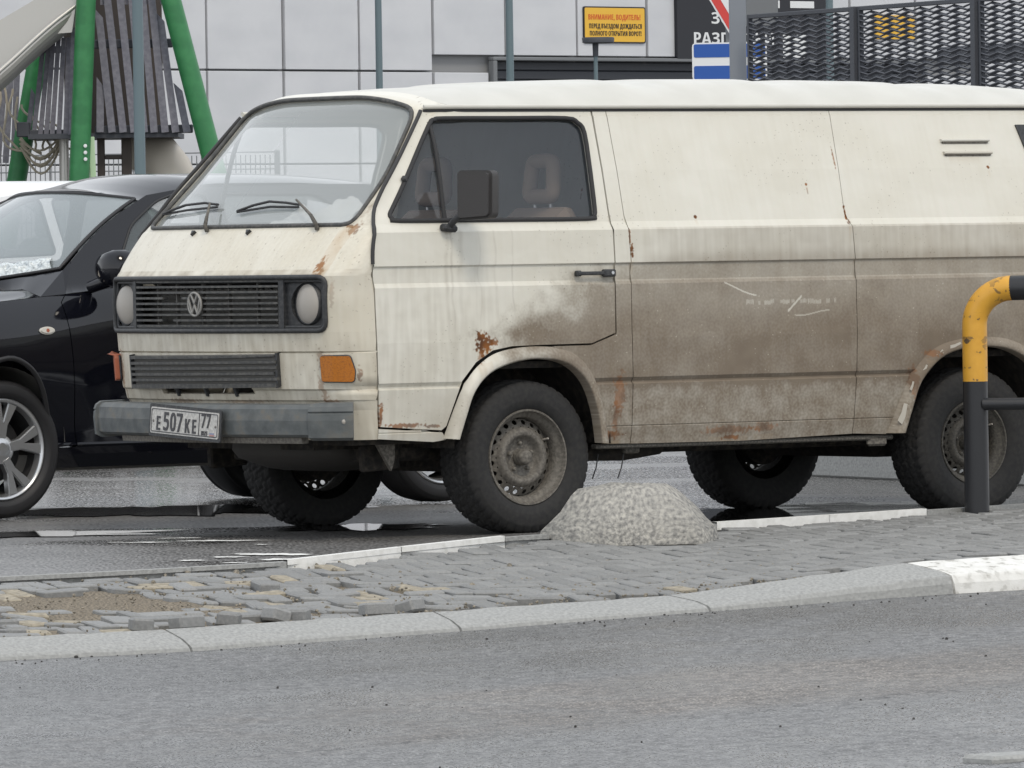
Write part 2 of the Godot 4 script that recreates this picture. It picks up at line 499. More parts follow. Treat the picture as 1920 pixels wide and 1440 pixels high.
	M.green.albedo_texture = mottle(0.01, [lin(0.020, 0.155, 0.050), lin(0.032, 0.20, 0.066)], [0.3, 0.8], 3, 54)
	M.slat = tri_map(mat(Color.WHITE, 0.7), 1.4)
	M.slat.albedo_texture = mottle(0.02, [lin(0.14, 0.14, 0.17), lin(0.19, 0.19, 0.22)], [0.3, 0.8], 4, 55)
	M.slide_metal = mat(lin(0.50, 0.49, 0.46), 0.35, 0.55)
	M.slide_tube = mat(lin(0.46, 0.42, 0.36), 0.4)
	M.rope = mat(lin(0.42, 0.38, 0.30), 0.9)
	M.wood = mat(lin(0.055, 0.045, 0.04), 0.8)
	M.glow_tag = mat(lin(0.45, 0.62, 0.40), 0.5)

# ---------- ground ----------

func build_ground() -> void:
	for k in KERB:
		kerb_back.append(k[0]); kerb_foot.append(k[2])
	# the wet parking lot, one sheet out to the horizon
	var mb := MB.new()
	var xs := lines(-6, 7, 0.25)
	var xx := PackedFloat32Array([-700, -120, -30, -12]); xx.append_array(xs); xx.append_array(PackedFloat32Array([15, 40, 140, 700]))
	var ds := PackedFloat32Array([-0.12, 0.0, 0.12, 0.3, 0.5, 0.75, 1.0, 1.3, 1.7, 2.2, 3, 4, 6, 9, 14, 22, 40, 80, 200, 900])
	var pt := func(x: float, d: float) -> Vector3:
		var z := path3(edge, clampf(x, -6, 7)).z - d
		return Vector3(x, lot_y(x, z), z)
	var uvf := func(p: Vector3) -> Vector2: return Vector2((p.x + 4.0) / 8.0, (-p.z - 32.0) / 20.0)
	for i in xx.size() - 1:
		for j in ds.size() - 1:
			var a: Vector3 = pt.call(xx[i], ds[j]); var b: Vector3 = pt.call(xx[i + 1], ds[j])
			var c: Vector3 = pt.call(xx[i + 1], ds[j + 1]); var d: Vector3 = pt.call(xx[i], ds[j + 1])
			mb.quad(a, b, c, d, Vector3.UP, Vector3.UP, Vector3.UP, Vector3.UP, uvf.call(a), uvf.call(b), uvf.call(c), uvf.call(d))
	struct(put(mb, "parking_lot", lot_material()))
	# the road in front
	mb = MB.new()
	xs = lines(-5.4, 5.1, 0.3)
	xx = PackedFloat32Array([-600, -60, -12]); xx.append_array(xs); xx.append_array(PackedFloat32Array([14, 60, 600]))
	var rp := func(x: float, d: float) -> Vector3:
		var f := path3(kerb_foot, clampf(x, -5.4, 5.1))
		var zb := f.z - 0.1
		var h: float = road_y(x) + 0.004 * n1.get_noise_2d(x * 0.8, d * 0.8)
		return Vector3(x, h, zb + d)
	var ruv := func(p: Vector3) -> Vector2: return Vector2((p.x + 3.0) / 6.5, (p.z + 34.5) / 13.0)
	var dd := PackedFloat32Array([0, 0.15, 0.4, 0.8, 1.2, 1.8, 2.5, 3.2, 4, 5, 6, 7, 8, 9, 10, 12, 16, 30, 80])
	for i in xx.size() - 1:
		for j in dd.size() - 1:
			var a: Vector3 = rp.call(xx[i], dd[j]); var b: Vector3 = rp.call(xx[i + 1], dd[j])
			var c: Vector3 = rp.call(xx[i + 1], dd[j + 1]); var d: Vector3 = rp.call(xx[i], dd[j + 1])
			mb.quad(a, b, c, d, Vector3.UP, Vector3.UP, Vector3.UP, Vector3.UP, ruv.call(a), ruv.call(b), ruv.call(c), ruv.call(d))
	struct(put(mb, "road", road_material()))
	# sand bed below the pavers, dirty in the joints where the paving is whole
	mb = MB.new()
	var soil := MB.new()
	var nx := 60
	for i in nx:
		for j in 14:
			var q := []
			for k in [[0, 0], [1, 0], [1, 1], [0, 1]]:
				var x := lerpf(-5.4, 4.9, float(i + k[0]) / nx)
				var e := path3(edge, x); var b := path3(kerb_back, x)
				var z := lerpf(e.z + 0.03, b.z - 0.005, float(j + k[1]) / 14)
				q.append(Vector3(x, island_y(x, z) - 0.052 + 0.034 * maxf(smoothstep(1.35, 0.8, Vector2((x + 1.62) / 0.62, (z + 31.85) / 0.6).length()), 0.92 * smoothstep(0.2, -0.7, x + 0.4 * n1.get_noise_2d(x * 1.3, z * 1.3)) * smoothstep(0.15, 0.5, float(j + k[1]) / 14)) + 0.012 * n1.get_noise_2d(x * 5, z * 5), z))
			var into := mb if q[0].x < -0.45 or j > 10 else soil
			into.quad(q[0], q[1], q[2], q[3], Vector3.UP, Vector3.UP, Vector3.UP, Vector3.UP)
	struct(put(mb, "sand_bed", M.sand))
	struct(put(soil, "joint_bed", M.soil))

func image_pair(w: int, h: int, f: Callable) -> Array: # f(u, v) -> Color with roughness in alpha
	var a := PackedByteArray(); a.resize(w * h * 3)
	var r := PackedByteArray(); r.resize(w * h)
	var k := 0
	for y in h:
		for x in w:
			var c: Color = f.call((x + 0.5) / w, (y + 0.5) / h)
			var s := c.linear_to_srgb()
			a[k * 3] = clampi(int(s.r * 255.0), 0, 255); a[k * 3 + 1] = clampi(int(s.g * 255.0), 0, 255); a[k * 3 + 2] = clampi(int(s.b * 255.0), 0, 255)
			r[k] = clampi(int(c.a * 255.0), 0, 255)
			k += 1
	return [ImageTexture.create_from_image(Image.create_from_data(w, h, false, Image.FORMAT_RGB8, a)), ImageTexture.create_from_image(Image.create_from_data(w, h, false, Image.FORMAT_L8, r))]

func lot_material() -> StandardMaterial3D:
	var f := func(u: float, v: float) -> Color:
		var x := u * 8.0 - 4.0; var z := v * 20.0 + 32.0
		var a := n1.get_noise_2d(x * 0.35, z * 0.5)
		var b := n2.get_noise_2d(x * 2.2 + 40.0, z * 1.6)
		var g := n3.get_noise_2d(x * 60.0, z * 18.0)
		var k := 0.135 + 0.025 * b + 0.115 * g + 0.02 * a
		k = clampf(k, 0.012, 0.30)
		var wet := smoothstep(-0.25, 0.35, a + 0.25 * b + 0.55 * smoothstep(38.0, 41.0, z) - 0.15)
		wet *= 1.0 - smoothstep(0.30, 0.5, g)
		var rough := lerpf(0.42, 0.06, wet) + 0.05 * g
		k *= lerpf(1.15, 0.7, wet)
		return Color(k * 1.0, k * 0.98, k * 0.96, clampf(rough, 0.04, 0.8))
	var p := image_pair(1024, 900, f)
	var m := mat(Color.WHITE, 1.0)
	m.albedo_texture = p[0]; m.roughness_texture = p[1]
	var s := relief(0.45, 2, 61, 1024)
	m.normal_enabled = true
	var nt := NoiseTexture2D.new()
	nt.width = 1024; nt.height = 1024; nt.seamless = true; nt.as_normal_map = true; nt.bump_strength = 3.0; nt.noise = s.noise
	m.normal_texture = nt; m.normal_scale = 0.30
	return m

func road_material() -> StandardMaterial3D:
	var f := func(u: float, v: float) -> Color:
		var x := u * 6.5 - 3.0; var z := v * 13.0 - 34.5
		var a := n1.get_noise_2d(x * 0.5, z * 0.35 + 9.0)
		var b := n2.get_noise_2d(x * 2.6, z * 1.7)
		var g := n3.get_noise_2d(x * 95.0, z * 26.0)
		var g2 := n3.get_noise_2d(x * 15.0 + 7.0, z * 7.0)
		var big := n1.get_noise_2d(x * 0.9 + 33.0, (z + 0.85 * x) * 0.5)
		var k := (0.105 + 0.10 * g + 0.045 * g2 + 0.02 * b) * (1.0 + 0.45 * big)
		if g > 0.55: k += 0.10
		elif g < -0.6: k *= 0.45
		# lines of loose grit that run along the lane, and the tan sand lane
		var s := z + 0.85 * x
		var tan_ := smoothstep(-27.9, -27.0, s + 0.5 * a) * (1.0 - smoothstep(-25.3, -24.6, s + 0.4 * a)) * smoothstep(-1.6, 0.6, x + 0.6 * b)
		var crack := 1.0 - smoothstep(0.0, 0.045, absf(s + 24.9 + 0.22 * b + 0.12 * g2))
		crack = maxf(crack, 0.8 * (1.0 - smoothstep(0.0, 0.05, absf(s + 29.4 + 0.2 * b + 0.1 * g2))) * smoothstep(0.0, 0.3, g2 + 0.1))
		k *= 1.0 - 0.75 * crack
		k = clampf(k, 0.03, 0.42)
		var c := Color(k, k * 1.0, k * 1.0).lerp(Color(k * 1.45, k * 1.22, k * 0.98), 0.4 * tan_)
		c.a = clampf(0.40 + 0.10 * b + 0.22 * g + 0.22 * big + 0.15 * tan_ - 0.12 * smoothstep(0.0, 0.5, a), 0.2, 0.95)
		return c
	var p := image_pair(1400, 900, f)
	var m := mat(Color.WHITE, 1.0)
	m.albedo_texture = p[0]; m.roughness_texture = p[1]
	m.normal_enabled = true
	var nt := NoiseTexture2D.new()
	nt.width = 1024; nt.height = 1024; nt.seamless = true; nt.as_normal_map = true; nt.bump_strength = 5.0; nt.noise = noise(0.4, 2, 62)
	m.normal_texture = nt; m.normal_scale = 0.5
	return m

# ---------- verge: kerb, edging, pavers, stones ----------

func kerb_section(i: int, t: float) -> Array:
	var a: Array = KERB[i]; var b: Array = KERB[i + 1]
	var bk: Vector3 = a[0].lerp(b[0], t); var ft: Vector3 = a[1].lerp(b[1], t); var bo: Vector3 = a[2].lerp(b[2], t)
	var w := 0.004 * n2.get_noise_2d(bk.x * 7.0, 3.0)
	bk.y += w; ft.y += w
	return [bo + Vector3(0, -0.12, 0), bo, bo.lerp(ft, 0.55) + Vector3(0.004, 0, 0.008), ft.lerp(bo, 0.12) + Vector3(0, 0.002, 0.004), ft, ft.lerp(bk, 0.25) + Vector3(0, 0.006, 0), ft.lerp(bk, 0.6) + Vector3(0, 0.004, 0), bk, bk + Vector3(0, -0.12, -0.004)]

func build_island() -> void:
	var kerb := base("kerb")
	struct(kerb)
	for i in KERB.size() - 1:
		var len_: float = KERB[i][2].distance_to(KERB[i + 1][2])
		var parts := 1 if len_ < 1.9 else 2
		for s in parts:
			var mb := MB.new()
			var g := 0.006 / len_
			var t0 := float(s) / parts + g
			var t1 := float(s + 1) / parts - g
			var rings := []
			for k in 13: rings.append(kerb_section(i, lerpf(t0, t1, k / 12.0)))
			for k in 12:
				for j in 8:
					var nn := func(q: int, r: int) -> Vector3:
						var al: Vector3 = rings[mini(q + 1, 12)][r] - rings[maxi(q - 1, 0)][r]
						var ac: Vector3 = rings[q][j + 1] - rings[q][j]
						return -al.cross(ac).normalized()
					mb.quad(rings[k][j], rings[k + 1][j], rings[k + 1][j + 1], rings[k][j + 1], nn.call(k, j), nn.call(k + 1, j), nn.call(k + 1, j + 1), nn.call(k, j + 1))
			var dir: Vector3 = (rings[12][4] - rings[0][4]).normalized()
			mb.face(rings[0], -dir); mb.face(rings[12], dir)
			put(mb, "kerb_stone", M.white_kerb if i >= 5 else M.concrete, kerb)
	# flush edging between paving and lot
	var edging := base("edging_strip")
	struct(edging)
	var marks := [-5.5, -3.6, -2.3, -1.35, -0.966, -0.5, -0.06, 0.4, 0.88, 1.4, 1.86, 2.5, 3.4, 5.0]
	for i in marks.size() - 1:
		var x0: float = marks[i]; var x1: float = marks[i + 1]
		var white := (x0 > -1.0 and x1 < 0.0) or (x0 > 0.8 and x1 < 2.0)
		var mb := MB.new()
		var k := 6
		for j in k:
			var q := []
			for s in [j, j + 1]:
				var x := lerpf(x0 + 0.001, x1 - 0.001, float(s) / k)
				var e := path3(edge, x) + Vector3(0, 0.010 + (0.007 if white else 0.0), 0.0)
				var w := 0.085
				if white and s == 0 and (x0 < -0.9 or x0 < 0.9): w = 0.05
				q.append([e + Vector3(0, -0.08, -0.012), e + Vector3(0, 0, -0.006), e + Vector3(0.02, 0.001, w), e + Vector3(0.02, -0.08, w)])
			mb.face([q[0][1], q[1][1], q[1][2], q[0][2]], Vector3.UP)
			mb.face([q[0][0], q[1][0], q[1][1], q[0][1]], Vector3(0, 0, -1))
			mb.face([q[0][2], q[1][2], q[1][3], q[0][3]], Vector3(0, 0, 1))
		put(mb, "edging_stone", M.line_paint if white else M.concrete, edging)
	build_pavers()
	# granite-flecked concrete parking stop
	var st := MB.new()
	var c := Vector3(0.497, 0.010, -34.92)
	var levels := [[0.40, -0.05, 0.34], [0.385, 0.02, 0.33], [0.36, 0.045, 0.31], [0.30, 0.11, 0.27], [0.245, 0.185, 0.22], [0.215, 0.215, 0.19], [0.175, 0.229, 0.15], [0.09, 0.236, 0.08], [0.0, 0.236, 0.0]]
	var sg := 40
	var rr := func(l: int, k: int) -> Vector3:
		var a := TAU * k / sg
		var lv: Array = levels[l]
		# six worn facets
		var fa := fposmod(a + 0.3, TAU / 6.0) - TAU / 12.0
		var f: float = cos(TAU / 12.0) / cos(fa) * 1.06
		var p := Vector3(cos(a) * lv[0] * f, lv[1] * 0.9, sin(a) * lv[2] * f)
		return c + p + p.normalized() * (0.020 * n1.get_noise_3d(p.x * 6.0, p.y * 6.0, p.z * 6.0) + 0.007 * n1.get_noise_3d(p.x * 19.0, p.y * 19.0, p.z * 19.0))
	for l in levels.size() - 1:
		for k in sg:
			var a: Vector3 = rr.call(l, k); var b: Vector3 = rr.call(l, k + 1); var d: Vector3 = rr.call(l + 1, k + 1); var e: Vector3 = rr.call(l + 1, k)
			var nn := func(p: Vector3) -> Vector3: return ((p - c) * Vector3(1, 1.3, 1.15) + Vector3(0, 0.08, 0)).normalized()
			st.quad(a, b, d, e, nn.call(a), nn.call(b), nn.call(d), nn.call(e))
	tag(put(st, "parking_stop", M.granite), "rough speckled grey stone parking stop on the pavers by the van's wheel", "parking stop")
	# pipe barrier
	var bar := base("pipe_barrier", Vector3(2.117, 0.0, -36.55))
	bar.scale = Vector3.ONE * 1.018
	tag(bar, "yellow and black bent steel pipe barrier standing on the pavers", "barrier")
	var mb := MB.new()
	mb.tube(PackedVector3Array([Vector3(0, -0.05, 0), Vector3(0, 0.608, 0)]), 0.0555, 28)
	put(mb, "lower_post", M.black_pipe, bar)
	mb = MB.new()
	var arc := PackedVector3Array([Vector3(0, 0.608, 0), Vector3(0, 0.75, 0), Vector3(0, 0.86, 0)])
	for k in range(1, 13):
		var a := PI / 2 * k / 12.0
		arc.append(Vector3(0.165 * (1 - cos(a)), 0.86 + 0.165 * sin(a), -0.0 + 0.04 * (1 - cos(a))))
	mb.tube(arc, 0.0560, 28)
	put(mb, "bend", M.yellow, bar)
	mb = MB.new()
	mb.tube(PackedVector3Array([Vector3(0.163, 1.025, 0.04), Vector3(0.42, 1.028, 0.10)]), 0.0555, 28)
	put(mb, "top_rail", M.black_pipe, bar)
	mb = MB.new()
	mb.tube(PackedVector3Array([Vector3(0.42, 1.028, 0.10), Vector3(1.0, 1.035, 0.24)]), 0.0558, 28)
	put(mb, "top_rail", M.yellow, bar)
	mb = MB.new()
	mb.tube(PackedVector3Array([Vector3(1.0, 1.035, 0.24), Vector3(1.3, 1.04, 0.31), Vector3(1.42, 1.0, 0.34), Vector3(1.46, 0.9, 0.35), Vector3(1.46, -0.05, 0.35)]), 0.0555, 28)
	put(mb, "far_post", M.black_pipe, bar)
	mb = MB.new()
	mb.tube(PackedVector3Array([Vector3(0.03, 0.506, 0.03), Vector3(0.235, 0.505, 0.06)]), 0.028, 18)
	put(mb, "cross_pipe", M.black_pipe, bar)
	mb = MB.new()
	mb.tube(PackedVector3Array([Vector3(0.235, 0.505, 0.06), Vector3(0.255, 0.505, 0.064), Vector3(0.27, 0.505, 0.067), Vector3(1.44, 0.51, 0.33)]), 0.033, 18, false, 0.03)
	put(mb, "cross_pipe", M.yellow, bar)

func build_pavers() -> void:
	var paving := base("paving")
	struct(paving)
	var shapes := []
	for k in 5:
		var mb := MB.new()
		mb.box(Transform3D(Basis(), Vector3(0, -0.03, 0)), Vector3(0.166 - 0.002 * k, 0.06, 0.0775 + 0.001 * (k % 3)), 0.004 + 0.001 * k)
		shapes.append(mb.mesh())
	var spots := []
	var A := 0.088
	var ang := deg_to_rad(24.0)
	for i in range(-70, 70):
		for j in range(-70, 70):
			var c := posmod(i - j, 4)
			var lx: float; var ly: float; var turn := ang
			if c == 0: lx = (i + 1.0) * A; ly = (j + 0.5) * A
			elif c == 2: lx = (i + 0.5) * A; ly = j * A; turn = ang + PI / 2
			else: continue
			var x := lx * cos(ang) - ly * sin(ang)
			var z := -33.6 - (lx * sin(ang) + ly * cos(ang))
			if x < -3.3 or x > 3.6: continue
			var ok := true
			for s in [[-1, -1], [1, -1], [1, 1], [-1, 1]]:
				var px: float = x + cos(turn) * 0.095 * s[0] + sin(turn) * 0.045 * s[1]
				var pz: float = z - sin(turn) * 0.095 * s[0] + cos(turn) * 0.045 * s[1]
				if pz > path3(kerb_back, px).z + 0.012 or pz < path3(edge, px).z + 0.092: ok = false
			if not ok: continue
			var e := path3(edge, x); var b := path3(kerb_back, x)
			var t := (z - e.z) / (b.z - e.z)
			# the paving has come apart towards the kerb on one end
			var broken := smoothstep(0.1, -1.0, x - 0.9 * (t - 0.55)) * smoothstep(-0.15, 0.55, t + 0.3 * n1.get_noise_2d(x * 1.2, z * 1.2))
			broken = maxf(broken, smoothstep(0.8, 1.0, t) * smoothstep(1.4, 0.4, x) * 0.8)
			var q := n1.get_noise_2d(x * 1.7 + 20.0, z * 1.7)
			var hole := Vector2((x + 1.66) / 0.44, (z + 31.75) / 0.40).length()
			if hole < 1.0 + 0.25 * q and rng.randf() < 0.9: continue
			if broken > 0.3 and q > 0.30 and rng.randf() < 0.6: continue
			if broken > 0.5 and rng.randf() < 0.07: continue
			var bs := Basis(Vector3.UP, turn + rng.randfn(0.0, 0.012 + 0.11 * broken))
			bs = Basis(Vector3.RIGHT, rng.randfn(0.0, 0.010 + 0.032 * broken)) * Basis(Vector3.BACK, rng.randfn(0.0, 0.010 + 0.032 * broken)) * bs
			# follow the slope of the verge
			var y := island_y(x, z)
			var sx := (island_y(x + 0.1, z) - island_y(x - 0.1, z)) / 0.2
			var sz := (island_y(x, z + 0.1) - island_y(x, z - 0.1)) / 0.2
			bs = Basis(Quaternion(Vector3.UP, Vector3(-sx, 1, -sz).normalized())) * bs
			var at := Vector3(x + rng.randfn(0, 0.02 * broken), y + rng.randfn(0.0, 0.0022) + broken * rng.randfn(-0.004, 0.0055), z + rng.randfn(0, 0.02 * broken))
			var stretch := 1.0 + broken * 0.10 * rng.randf()
			var mt: Material = M.paver[rng.randi() % 5]
			if x > -1.7 and x < -0.75 and t < 0.32 and t > 0.05 and rng.randf() < 0.35: mt = M.paver_tan
			elif broken > 0.4 and rng.randf() < 0.12: mt = M.paver_tan
			spots.append([at, bs.scaled_local(Vector3(stretch, 1, stretch)), rng.randi() % 5, mt])
	spots.sort_custom(func(a, b): return absf(a[0].x * 0.22) - a[0].z < absf(b[0].x * 0.22) - b[0].z)
	var rest := {}
	for k in spots.size():
		var s: Array = spots[k]
		var xf := Transform3D(s[1], s[0])
		if k < 300:
			put_mesh(shapes[s[2]], "paving_stone", s[3], paving, xf)
		else:
			if not rest.has(s[3]): rest[s[3]] = SurfaceTool.new()
			rest[s[3]].append_from(shapes[s[2]], 0, xf)
	for m in rest:
		var o := MeshInstance3D.new()
		o.mesh = rest[m].commit(); o.material_override = m
		o.name = "far_paving_stones"
		o.set_meta("kind", "stuff")
		paving.add_child(o, true)
	# loose grit and crumbs on the broken end
	var mb := MB.new()
	for k in 900:
		var x := rng.randf_range(-2.4, 1.2)
		var e := path3(edge, x); var b := path3(kerb_back, x)
		var t := 1.0 - rng.randf() * rng.randf()
		if x < -0.7: t = rng.randf()
		var z := lerpf(e.z + 0.1, b.z - 0.02, t)
		var r := rng.randf_range(0.002, 0.006) * (2.2 if rng.randf() < 0.03 else 1.0)
		mb.box(Transform3D(Basis(Vector3(rng.randf(), rng.randf(), rng.randf()).normalized(), rng.randf() * 6.0), Vector3(x, island_y(x, z) - 0.006 + r * 0.3, z)), Vector3(r * 2.4, r * 1.6, r * 2.0), r * 0.5)
	var grit := put(mb, "grit", M.pebble)
	grit.set_meta("kind", "stuff")
	tag(grit, "loose tan grit scattered over the broken paving", "grit")
	# a few bigger crumbs of broken paver lying against the kerb
	for k in 7:
		var x: float = [-1.28, -1.12, -0.94, -0.86, -0.55, -0.42, -1.45][k]
		var b := path3(kerb_back, x)
		var z := b.z - 0.075 - 0.02 * (k % 3)
		var cm := MB.new()
		cm.box(Transform3D(Basis(Vector3.UP, 0.75 + k * 0.7) * Basis(Vector3.RIGHT, 0.18 * (k % 3 - 1) + 0.1), Vector3.ZERO), Vector3(0.13 - 0.012 * (k % 4), 0.055, 0.085), 0.009)
		var o := put(cm, "broken_paver", M.paver[k % 5])
		o.position = Vector3(x, island_y(x, z) + 0.012, z)
		tag(o, "loose broken grey paver lying tilted against the kerb", "paver", "broken pavers against the kerb")

# ---------- the van: x runs to the rear from the front axle, z to its left side, y up ----------

var ZT := PackedVector2Array([Vector2(0.33, 0.885), Vector2(0.40, 0.90), Vector2(0.452, 0.913), Vector2(0.456, 0.909), Vector2(0.46, 0.914), Vector2(0.645, 0.935), Vector2(0.652, 0.924), Vector2(0.658, 0.924), Vector2(0.675, 0.938), Vector2(0.85, 0.945), Vector2(1.092, 0.94), Vector2(1.112, 0.928), Vector2(1.18, 0.929), Vector2(1.188, 0.939), Vector2(1.335, 0.931), Vector2(1.372, 0.905), Vector2(1.6, 0.838), Vector2(1.846, 0.754), Vector2(1.85, 0.750), Vector2(1.885, 0.738), Vector2(1.97, 0.72)])
var XT := PackedVector2Array([Vector2(0.30, -1.08), Vector2(0.56, -1.10), Vector2(0.60, -1.118), Vector2(0.606, -1.128), Vector2(0.648, -1.138), Vector2(0.655, -1.15), Vector2(0.80, -1.16), Vector2(0.812, -1.161), Vector2(0.816, -1.152), Vector2(0.821, -1.164), Vector2(0.905, -1.171), Vector2(1.05, -1.176), Vector2(1.150, -1.172), Vector2(1.164, -1.163), Vector2(1.178, -1.149), Vector2(1.27, -1.078), Vector2(1.352, -1.009), Vector2(1.358, -1.001), Vector2(1.40, -0.968), Vector2(1.66, -0.741), Vector2(1.90, -0.538), Vector2(1.93, -0.508), Vector2(1.955, -0.465), Vector2(1.97, -0.42)])
var RT := PackedVector2Array([Vector2(0.3, 0.16), Vector2(1.1, 0.15), Vector2(1.37, 0.08), Vector2(1.9, 0.05)])
var DOOR_X := PackedVector2Array([Vector2(1.374, -0.836), Vector2(1.505, -0.752), Vector2(1.678, -0.601), Vector2(1.873, -0.439)])
const CREASES := [0.40, 0.452, 0.456, 0.46, 0.645, 0.652, 0.658, 0.675, 0.85, 1.092, 1.112, 1.18, 1.188, 1.335, 1.372, 1.6, 1.846, 1.85]
const NOSE_CREASES := [0.56, 0.60, 0.606, 0.648, 0.655, 0.80, 0.812, 0.816, 0.821, 0.905, 1.150, 1.164, 1.178, 1.27, 1.352, 1.358, 1.40, 1.90, 1.93, 1.955]

func van_side(x: float, h: float) -> Vector3:
	var z := lut(ZT, h)
	z -= 0.10 * smoothstep(3.05, 3.5, x) * smoothstep(3.05, 3.5, x)
	if h > 1.34 and x < -0.2:
		z -= 0.035 * (1.0 - smoothstep(0.0, 0.16, x - lut(DOOR_X, h))) * smoothstep(1.34, 1.46, h)
	return Vector3(x, h, z)

func far_side(x: float, h: float) -> Vector3:
	return van_side(x, h) * Vector3(1, 1, -1)

func nose(w: float, h: float) -> Vector3:
	var a := absf(w)
	var Z := lut(ZT, h); var r := lut(RT, h); var zf := Z - r
	var z: float; var x: float
	if a <= zf: z = a; x = 0.16 * z * z
	elif a <= zf + r * PI / 2:
		var p := (a - zf) / r
		z = zf + r * sin(p); x = 0.16 * z * z + r * (1.0 - cos(p))
	else:
		z = Z; x = 0.16 * z * z + r + (a - zf - r * PI / 2)
	var g := clampf((h - 1.37) / 0.595, 0.0, 1.0)
	return Vector3(lut(XT, h) + x, h - 0.08 * g * pow(z / 0.735, 4.5), signf(w) * z)

func nose_out(w: float, h: float) -> Vector3:
	var e := 0.004
	var k := 0.02
	return ((nose(w, h + k) - nose(w, h - k)).cross(nose(w + e, h) - nose(w - e, h)) * -1.0).normalized()

func nose_at(w: float, h: float, off: float) -> Vector3:
	return nose(w, h) + nose_out(w, h) * off

func nose_w(h: float, x: float) -> float: # the w at which the nose reaches x
	var a := 0.2; var b := 1.6
	for i in 24:
		var m := (a + b) * 0.5
		if nose(m, h).x < x: a = m
		else: b = m
	return a

func side_uv(x: float, h: float) -> Vector2: return Vector2((x + 1.2) / 4.8, (1.97 - h) / 1.67)
func nose_uv(w: float, h: float) -> Vector2: return Vector2((w + 1.3) / 2.6, (2.0 - h) / 1.7)

func nose_frame(w: float, h: float, off := 0.0) -> Transform3D: # +Z points out of the nose, +Y up along it, +X to the van's left
	var o := nose_out(w, h)
	var s := Vector3.UP.cross(o).normalized()
	return Transform3D(Basis(s, o.cross(s), o), nose_at(w, h, off))

func nose_sweep(mb: MB, w0: float, w1: float, h0: float, h1: float, o0: float, o1: float, tilt := 0.0, steps := 12) -> void:
	var rings := []
	for i in steps + 1:
		var w := lerpf(w0, w1, float(i) / steps)
		var dh := tilt * w
		rings.append([nose_at(w, h0 + dh, o0), nose_at(w, h0 + dh, o1), nose_at(w, h1 + dh, o1), nose_at(w, h1 + dh, o0)])
	for i in steps:
		for k in 4:
			var a: Vector3 = rings[i][k]; var b: Vector3 = rings[i][(k + 1) % 4]
			var c: Vector3 = (rings[i][0] + rings[i][2]) * 0.5
			mb.face([a, b, rings[i + 1][(k + 1) % 4], rings[i + 1][k]], (a + b) * 0.5 - c)
	mb.face(rings[0], rings[0][0] - rings[1][0]); mb.face(rings[steps], rings[steps][0] - rings[steps - 1][0])

func loop_on(poly: PackedVector2Array, f: Callable, step := 0.05) -> PackedVector3Array:
	var o := PackedVector3Array()
	for i in poly.size():
		var a := poly[i]; var b := poly[(i + 1) % poly.size()]
		var k := maxi(1, int(ceil(a.distance_to(b) / step)))
		for j in k:
			var p := a.lerp(b, float(j) / k)
			o.append(f.call(p.x, p.y))
	return o

# --- paint, dirt, rust ---

const RUST := [ # x, height, half width, half height, strength
	[-0.285, 0.835, 0.05, 0.055, 1.0], [-0.25, 0.845, 0.05, 0.022, 0.9], [-0.31, 0.87, 0.018, 0.035, 1.0], [-0.30, 0.79, 0.022, 0.04, 0.6], [-0.70, 0.488, 0.13, 0.012, 0.8], [-0.832, 0.54, 0.012, 0.07, 0.9], [-0.55, 0.482, 0.05, 0.010, 0.7],
	[0.545, 1.245, 0.010, 0.035, 1.0], [0.535, 1.30, 0.006, 0.05, 0.8], [0.47, 0.60, 0.035, 0.11, 0.55], [0.455, 0.50, 0.02, 0.10, 0.55], [0.44, 0.42, 0.07, 0.02, 0.7],
	[1.792, 1.40, 0.007, 0.045, 1.0], [1.79, 1.65, 0.005, 0.05, 0.8], [1.80, 1.355, 0.014, 0.012, 0.7], [1.60, 1.53, 0.008, 0.008, 1.0], [1.60, 1.505, 0.005, 0.02, 0.5], [0.93, 1.387, 0.010, 0.008, 1.0], [2.69, 1.60, 0.009, 0.009, 1.0],
	[2.56, 1.662, 0.13, 0.008, 0.7], [1.10, 0.425, 0.16, 0.022, 0.55], [1.30, 0.432, 0.08, 0.022, 0.55], [1.12, 0.39, 0.06, 0.012, 0.8], [2.14, 0.62, 0.03, 0.09, 0.5], [2.25, 0.745, 0.05, 0.02, 0.5]]

